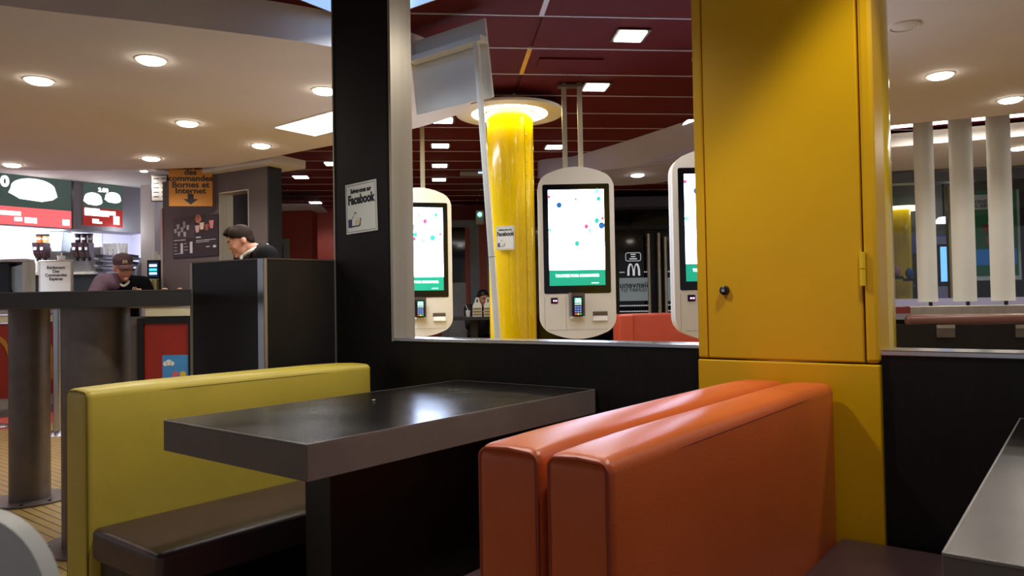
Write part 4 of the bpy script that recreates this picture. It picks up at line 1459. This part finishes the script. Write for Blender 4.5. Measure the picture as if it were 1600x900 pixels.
obj('dome', lathe(NB(), [(.0001, .06), (.06, .05), (.1, .0), (.1, -.02), (.0001, -.03)], seg=24), emit('dome_white', '#dfe4ff', 1.3), t, True)
obj('stem', cyl(NB(), (0, 0, .05), (0, 0, 2.5 - t.location.z), .01, seg=8), M_blk, t)

# ================================================================== PALE CHAIR BY THE CAMERA
pcx = at(136, .46, 0)
t = thing('chair', 'pale grey moulded chair back blurred at the lower left corner', 'chair', (pcx.x, pcx.y, 0), FR)
Mch = mat('pale_grey_shell', '#dde0da', .5)
CW, CT = .19, .893
cx0 = -.19
bm = NB()
outl = rrect(cx0 - CW + .0, cx0 + CW, .42, CT, .075, 14)
prism(bm, outl, -.008, .008)
for v in bm.verts:
    v.co.y -= (CT - v.co.z) * .4
obj('backrest', bm, Mch, t, True, .006, 3)
obj('seat', prism(NB(), rrect(cx0 - CW, cx0 + CW, -.6, -.18, .06), .42, .44, 'xy'), Mch, t, True, .006)
for x in (-1, 1):
    for y in (-.56, -.21):
        obj('leg', cyl(NB(), (cx0 + x * (CW - .02), y, 0), (cx0 + x * (CW - .04), y, .42), .012, seg=12), M_steel, t, True)


# ================================================================== PEOPLE
def bake(o):
    dg = bpy.context.evaluated_depsgraph_get()
    me = bpy.data.meshes.new_from_object(o.evaluated_get(dg))
    return me


BALL_V, BALL_F = [], []
for i_ in range(1, 8):
    for j_ in range(12):
        a_, b2_ = math.pi * i_ / 8, 2 * math.pi * j_ / 12
        BALL_V.append((math.sin(a_) * math.cos(b2_), math.sin(a_) * math.sin(b2_), math.cos(a_)))
BALL_V += [(0, 0, 1), (0, 0, -1)]
for i_ in range(6):
    for j_ in range(12):
        BALL_F.append((i_ * 12 + j_, (i_ + 1) * 12 + j_, (i_ + 1) * 12 + (j_ + 1) % 12, i_ * 12 + (j_ + 1) % 12))
for j_ in range(12):
    BALL_F.append((84, j_, (j_ + 1) % 12))
    BALL_F.append((85, 72 + (j_ + 1) % 12, 72 + j_))


def skin_mesh(V, E, rad, sub=2, root=0):
    """limbs as dense chains of balls, to be fused into one skin by the remesher"""
    VV, FF = [], []
    for a, b in E:
        ra = rad[a] if isinstance(rad[a], tuple) else (rad[a], rad[a])
        rb = rad[b] if isinstance(rad[b], tuple) else (rad[b], rad[b])
        pa, pb = Vector(V[a]), Vector(V[b])
        n = max(3, int((pb - pa).length / (min(ra[1], rb[1]) * .35)))
        for k in range(n + 1):
            f = k / n
            rx, ry = ra[0] + (rb[0] - ra[0]) * f, ra[1] + (rb[1] - ra[1]) * f
            c = pa.lerp(pb, f)
            o = len(VV)
            VV += [(c.x + v[0] * rx, c.y + v[1] * ry, c.z + v[2] * ry) for v in BALL_V]
            FF += [tuple(i + o for i in q) for q in BALL_F]
    me = bpy.data.meshes.new('tmp')
    me.from_pydata(VV, [], FF)
    return me


def remesh_obj(name, bm, vox, m, parent, smooth_it=6):
    me = bpy.data.meshes.new('tmp')
    bm.to_mesh(me)
    bm.free()
    o = bpy.data.objects.new('tmp', me)
    COL.objects.link(o)
    r = o.modifiers.new('r', 'REMESH')
    r.mode = 'VOXEL'
    r.voxel_size = vox
    s = o.modifiers.new('s', 'SMOOTH')
    s.factor = .5
    s.iterations = smooth_it
    bpy.context.view_layer.update()
    m2 = bake(o)
    bpy.data.objects.remove(o)
    m2.polygons.foreach_set('use_smooth', [True] * len(m2.polygons))
    m2.materials.clear()
    m2.materials.append(m)
    o = bpy.data.objects.new(name, m2)
    COL.objects.link(o)
    o.parent = parent
    return o


def head_shapes(M):
    """list of (centre, radii) in head space, face towards -y, z up, mapped by M"""
    S = [((0, .012, .035), (.076, .096, .088)), ((0, -.028, -.045), (.056, .064, .066)), ((0, -.012, -.01), (.068, .082, .07)),
         ((0, -.097, -.018), (.0125, .018, .016)), ((0, -.09, .002), (.009, .015, .026)), ((0, -.078, .03), (.05, .018, .014)),
         ((0, -.084, -.062), (.023, .012, .009)), ((0, -.074, -.098), (.024, .022, .018)),
         ((-.036, -.064, -.03), (.024, .024, .026)), ((.036, -.064, -.03), (.024, .024, .026)),
         ((-.078, .016, -.012), (.010, .022, .032)), ((.078, .016, -.012), (.010, .022, .032))]
    bm = NB()
    for c, r in S:
        mm = M @ Matrix.Translation(c) @ Matrix.Diagonal((*r, 1))
        bmesh.ops.create_uvsphere(bm, u_segments=20, v_segments=14, radius=1, matrix=mm)
    return bm


def place(bm, c, r, M, rot=(0, 0, 0), seg=16):
    mm = M @ Matrix.Translation(c) @ Euler(rot).to_matrix().to_4x4() @ Matrix.Diagonal((*r, 1))
    bmesh.ops.create_uvsphere(bm, u_segments=seg, v_segments=max(8, seg * 2 // 3), radius=1, matrix=mm)


def person(label, loc, rz, J, head_loc, head_rot, hs=1.0, seated=False):
    """J: joints pelvis, chest, neck, per side shoulder elbow wrist hand_dir, hip knee ankle; facing -y"""
    t = thing('person', label, 'person', loc, rz)
    Mh = Matrix.Translation(head_loc) @ Euler(head_rot).to_matrix().to_4x4() @ Matrix.Scale(hs, 4)
    V, E, rad = [], [], []

    def add(p, r, prev=None):
        V.append(Vector(p)); rad.append(r)
        if prev is not None:
            E.append((prev, len(V) - 1))
        return len(V) - 1
    pel = add(J['pelvis'], (.15, .11))
    wst = add(Vector(J['pelvis']).lerp(Vector(J['chest']), .45), (.135, .10), pel)
    ch = add(J['chest'], (.155, .11), wst)
    ub = add(J['upper'], (.11, .085), ch)
    nk = add(J['neck'], .052, ub)
    hd = add(Mh @ Vector((0, .02, -.04)), .05, nk)
    fing = []
    for s in ('l', 'r'):
        sh = add(J['sh_' + s], .062, ub)
        el = add(J['el_' + s], .045, sh)
        wr_ = add(J['wr_' + s], .03, el)
        d = (Vector(J['wr_' + s]) - Vector(J['el_' + s])).normalized()
        side = d.cross(Vector((0, 0, 1)))
        side = side.normalized() if side.length > .1 else Vector((1, 0, 0))
        if s == 'l':
            side = -side
        pm_ = add(Vector(J['wr_' + s]) + d * .06, (.036, .02), wr_)
        base = Vector(J['wr_' + s]) + d * .08
        dn = Vector((0, 0, -1)) if abs(d.z) < .8 else Vector((0, -1, 0))
        for k, ln in enumerate((.07, .08, .076, .06)):
            f0 = base + side * (.03 - k * .02)
            f1 = f0 + d * ln * .5 + dn * .004
            f2 = f0 + d * ln * .9 + dn * .022
            fing.append((f0 - d * .03, f1, f2))
        th0 = Vector(J['wr_' + s]) + d * .03 + side * .025
        fing.append((th0, th0 + side * .03 + d * .025, th0 + side * .035 + d * .055))
        hp = add(J['hip_' + s], .085, pel)
        kn = add(J['kn_' + s], .06, hp)
        an = add(J['an_' + s], .04, kn)
        add(Vector(J['an_' + s]) + Vector((0, -.14, -.05)), (.04, .03), an)
    bm = head_shapes(Mh)
    body = skin_mesh(V, E, rad)
    bm.from_mesh(body)
    for ch_ in fing:
        bm.from_mesh(skin_mesh(ch_, [(0, 1), (1, 2)], (.0095, .009, .008), 1))
    remesh_obj('body', bm, .009, M_skin, t, 5)
    for s in (-1, 1):
        b2 = NB()
        place(b2, (s * .031, -.081, .008), (.011, .008, .0048), Mh, seg=12)
        e = obj('eye', b2, mat('eye_white', '#d8d0c8', .3), t, True)
        b2 = NB()
        place(b2, (s * .031, -.0882, .007), (.0056, .002, .0046), Mh, seg=10)
        obj('iris', b2, mat('eye_dark', '#1a1210', .2), e, True)
        b2 = NB()
        place(b2, (s * .031, -.09, .03), (.019, .008, .004), Mh, seg=10)
        obj('eyebrow', b2, M_hair, t, True)
    b2 = NB()
    place(b2, (0, -.095, -.062), (.021, .004, .0055), Mh, seg=12)
    obj('lips', b2, mat('lip', '#a5645a', .5), t, True)
    return t, Mh, V, E, rad


def hair_cap(bm, M):
    """short hair: the skull a little enlarged, cut from the forehead down to the nape"""
    c = NB()
    for ctr, r in (((0, .012, .035), (.083, .104, .096)), ((0, .05, -.01), (.07, .06, .07))):
        ell(c, ctr, r, seg=28)
        n = Vector((0, .127, .17)).normalized()
        geo = c.verts[:] + c.edges[:] + c.faces[:]
        bmesh.ops.bisect_plane(c, geom=geo, plane_co=(0, -.08, .07), plane_no=n, clear_inner=True)
        bmesh.ops.holes_fill(c, edges=c.edges[:])
    me = bpy.data.meshes.new('tmp')
    c.to_mesh(me)
    c.free()
    me.transform(M)
    bm.from_mesh(me)


def clothes(name, m, t, V, E, rad, vox=.012, it=5):
    bm = NB()
    bm.from_mesh(skin_mesh(V, E, rad))
    return remesh_obj(name, bm, vox, m, t, it)


def standing(lean=0, arms=None, shz=1.40):
    J = dict(pelvis=(0, 0, .95), chest=(0, -.05 - lean * .5, 1.22), upper=(0, -.04 - lean * .8, 1.37), neck=(0, -.05 - lean, 1.45),
             sh_l=(-.17, -.03 - lean * .8, shz), sh_r=(.17, -.03 - lean * .8, shz),
             el_l=(-.23, -.08 - lean, shz - .28), el_r=(.23, -.08 - lean, shz - .28),
             wr_l=(-.17, -.32 - lean, shz - .33), wr_r=(.17, -.32 - lean, shz - .33),
             hip_l=(-.09, 0, .9), hip_r=(.09, 0, .9), kn_l=(-.1, -.02, .5), kn_r=(.1, -.02, .5), an_l=(-.1, .02, .09), an_r=(.1, .02, .09))
    J.update(arms or {})
    return J


def dress(t, J, m_top, m_leg, top='jacket', inflate=.02, m_sleeve=None):
    V, E, rad = [], [], []

    def add(p, r, prev=None):
        V.append(Vector(p)); rad.append(r)
        if prev is not None:
            E.append((prev, len(V) - 1))
        return len(V) - 1
    f = inflate
    pel = add(Vector(J['pelvis']) + Vector((0, 0, -.03)), (.16 + f, .12 + f))
    wst = add(Vector(J['pelvis']).lerp(Vector(J['chest']), .45), (.15 + f, .11 + f), pel)
    ch = add(J['chest'], (.165 + f, .115 + f), wst)
    ub = add(J['upper'], (.12 + f, .085 + f), ch)
    nb = add(Vector(J['upper']).lerp(Vector(J['neck']), .5), (.07 + f * .5, .06 + f * .5), ub)
    for s in ('l', 'r'):
        if m_sleeve and s == 'l':
            continue
        sh = add(J['sh_' + s], .07 + f, ub)
        el = add(J['el_' + s], .052 + f, sh)
        add(Vector(J['wr_' + s]).lerp(Vector(J['el_' + s]), .06), .038 + f * .5, el)
    clothes(top, m_top, t, V, E, rad)
    if m_sleeve:
        V2 = [Vector(J['upper']).lerp(Vector(J['sh_l']), .45) + Vector((0, -.035, .01)), Vector(J['sh_l']), Vector(J['el_l']), Vector(J['wr_l'])]
        clothes('sleeve', m_sleeve, t, V2, [(0, 1), (1, 2), (2, 3)], (.085 + f, .078 + f, .058 + f, .045 + f))
    V, E, rad = [], [], []
    pel = add(J['pelvis'], (.165, .125))
    for s in ('l', 'r'):
        hp = add(J['hip_' + s], .1, pel)
        kn = add(J['kn_' + s], .075, hp)
        add(Vector(J['an_' + s]) + Vector((0, 0, .03)), .06, kn)
    clothes('trousers', m_leg, t, V, E, rad)
    for s in ('l', 'r'):
        a = Vector(J['an_' + s])
        b2 = NB()
        ell(b2, (a.x, a.y - .07, a.z - .045), (.05, .14, .045), seg=16)
        obj('shoe', b2, M_blk, t, True)


# --- cashier leaning over the counter
p = at(192, 7.75, 0)
J = standing(lean=.17, arms=dict(sh_l=(-.185, -.14, 1.315), sh_r=(.185, -.14, 1.305), upper=(0, -.14, 1.305), neck=(0, -.2, 1.37), chest=(0, -.1, 1.15),
                                  el_l=(-.29, -.24, 1.13), el_r=(.28, -.2, 1.08), wr_l=(-.05, -.40, 1.17), wr_r=(.14, -.42, 1.1)))
hl, hr = Vector((0, -.26, 1.465)), (R(13), R(-6), R(6))
t, Mh, *_ = person('cashier in a plum cap and glasses bending over the counter', p, FR + R(31), J, hl, hr, 1.08)
dress(t, J, M_suit, M_suit, 'shirt', .012, M_purple)  # one sleeve mauve, the other arm black
b2 = NB()
place(b2, (0, .012, .075), (.088, .106, .062), Mh, seg=24)
place(b2, (0, .012, .045), (.089, .108, .03), Mh, seg=24)
cp = remesh_obj('cap', b2, .008, M_capc, t, 3)
b2 = NB()
P = [(.078 * math.cos(R(a)), -.06 + .095 * math.sin(R(a))) for a in range(180, 361, 15)]
prism(b2, P, .036, .044, 'xy')
for v in b2.verts:
    v.co.z -= .25 * max(0, -(v.co.y + .06)) + .6 * v.co.x ** 2
    v.co = Mh @ v.co
obj('cap_peak', b2, mat('plum_peak', '#5d4650', .7), cp, True, .002)
b2 = NB()
arches(b2, 0, .058, .04, .03, .007, -.1, -.09)
for v in b2.verts:
    v.co = Mh @ v.co
obj('emblem', b2, mat('pale_gold_thread', '#cfc09a', .6), cp)
for s in (-1, 1):
    b2 = NB()
    pts = [Mh @ Vector((s * .033 + .026 * math.cos(R(a)), -.102, .004 + .02 * math.sin(R(a)))) for a in range(0, 361, 24)]
    obj('glasses_rim', tube(b2, pts, .0025, 6), mat('brown_rim', '#4a2a20', .4), t, True)
    b2 = NB()
    tube(b2, [Mh @ Vector((s * .058, -.1, .008)), Mh @ Vector((s * .078, -.04, .01)), Mh @ Vector((s * .08, .02, .008))], .0025, 6)
    obj('glasses_arm', b2, mat('brown_rim', ''), t, True)
b2 = NB()
place(b2, (0, .03, .01), (.081, .09, .07), Mh, seg=20)
obj('hair', b2, mat('chestnut_hair', '#4a2c22', .6, 0, .3, 60), t, True)
b2 = NB()
tube(b2, smooth_curve([(-.085, -.12, 1.385), (-.06, -.205, 1.335), (0, -.255, 1.275), (.06, -.205, 1.335), (.085, -.12, 1.385)], 5), .013, 8)
obj('collar', b2, M_shirt, t, True)
b2 = NB()
arches(b2, .1, 1.235, .04, .03, .007, -.262, -.252)
obj('chest_emblem', b2, mat('pale_gold_thread', ''), t)

# --- manager in a black jacket
p = at(421, 5.75, 0)
J = standing(lean=.1, arms=dict(sh_l=(-.19, -.06, 1.415), sh_r=(.19, -.03, 1.415), upper=(0, -.03, 1.425), neck=(0, -.11, 1.485), chest=(0, -.05, 1.24),
                                 el_l=(-.24, -.1, 1.13), el_r=(.24, -.06, 1.13), wr_l=(-.14, -.28, 1.0), wr_r=(.14, -.28, 1.0)))
hl, hr = Vector((0, -.2, 1.545)), (R(24), 0, 0)
t, Mh, *_ = person('man with short brown hair in a black jacket looking down', p, FR - R(64), J, hl, hr, .97)
dress(t, J, M_suit, M_suit, 'jacket', .02)
b2 = NB()
hair_cap(b2, Mh)
place(b2, (0, -.045, .108), (.058, .045, .026), Mh, (R(18), 0, 0))
place(b2, (.0, -.078, .094), (.05, .024, .02), Mh, (R(28), 0, 0))
place(b2, (-.062, -.03, .07), (.02, .05, .04), Mh)
place(b2, (.062, -.03, .07), (.02, .05, .04), Mh)
remesh_obj('hair', b2, .006, M_hair, t, 2)
b2 = NB()
tube(b2, smooth_curve([(0, .0, 1.515), (-.072, -.06, 1.495), (-.062, -.15, 1.455), (0, -.19, 1.42), (.062, -.15, 1.455), (.072, -.06, 1.495), (0, .0, 1.515)], 5), .014, 8)
obj('collar', b2, M_shirt, t, True)
b2 = NB()
prism(b2, [(-.05, 1.43), (.05, 1.43), (.03, 1.22), (-.03, 1.22)], -.205, -.19)
obj('shirt_front', b2, M_shirt, t)

# --- seated diner far behind
p = at(752, DT + .6, 0)
J = dict(pelvis=(0, .12, .5), chest=(0, .02, .8), upper=(0, -.02, .93), neck=(0, -.05, 1.0), sh_l=(-.18, -.02, .95), sh_r=(.18, -.02, .95),
         el_l=(-.24, -.15, .72), el_r=(.24, -.15, .72), wr_l=(-.1, -.32, .90), wr_r=(.1, -.32, .90),
         hip_l=(-.09, .05, .5), hip_r=(.09, .05, .5), kn_l=(-.11, -.36, .5), kn_r=(.11, -.36, .5), an_l=(-.11, -.34, .09), an_r=(.11, -.34, .09))
t, Mh, *_ = person('dark-haired man in a dark jacket seated behind food bags', p, FR + R(28), J, Vector((0, -.1, 1.105)), (R(14), 0, 0), 1.0)
dress(t, J, mat('navy_cloth', '#14151e', .8), M_suit, 'jacket', .015)
b2 = NB()
hair_cap(b2, Mh)
remesh_obj('hair', b2, .009, mat('black_hair', '#120e0d', .5), t, 2)
sp = at(752, DT + .65, 0)
t = thing('stool', 'dark stool under the seated diner', 'stool', sp, FR + R(28))
obj('seat', cyl(NB(), (0, .1, .36), (0, .1, .4), .19, seg=24), M_blk, t, False, .008)
obj('stem', cyl(NB(), (0, .1, 0.02), (0, .1, .36), .03, seg=12), M_steel, t, True)
obj('base', cyl(NB(), (0, .1, 0), (0, .1, .02), .2, seg=24), M_steel, t)
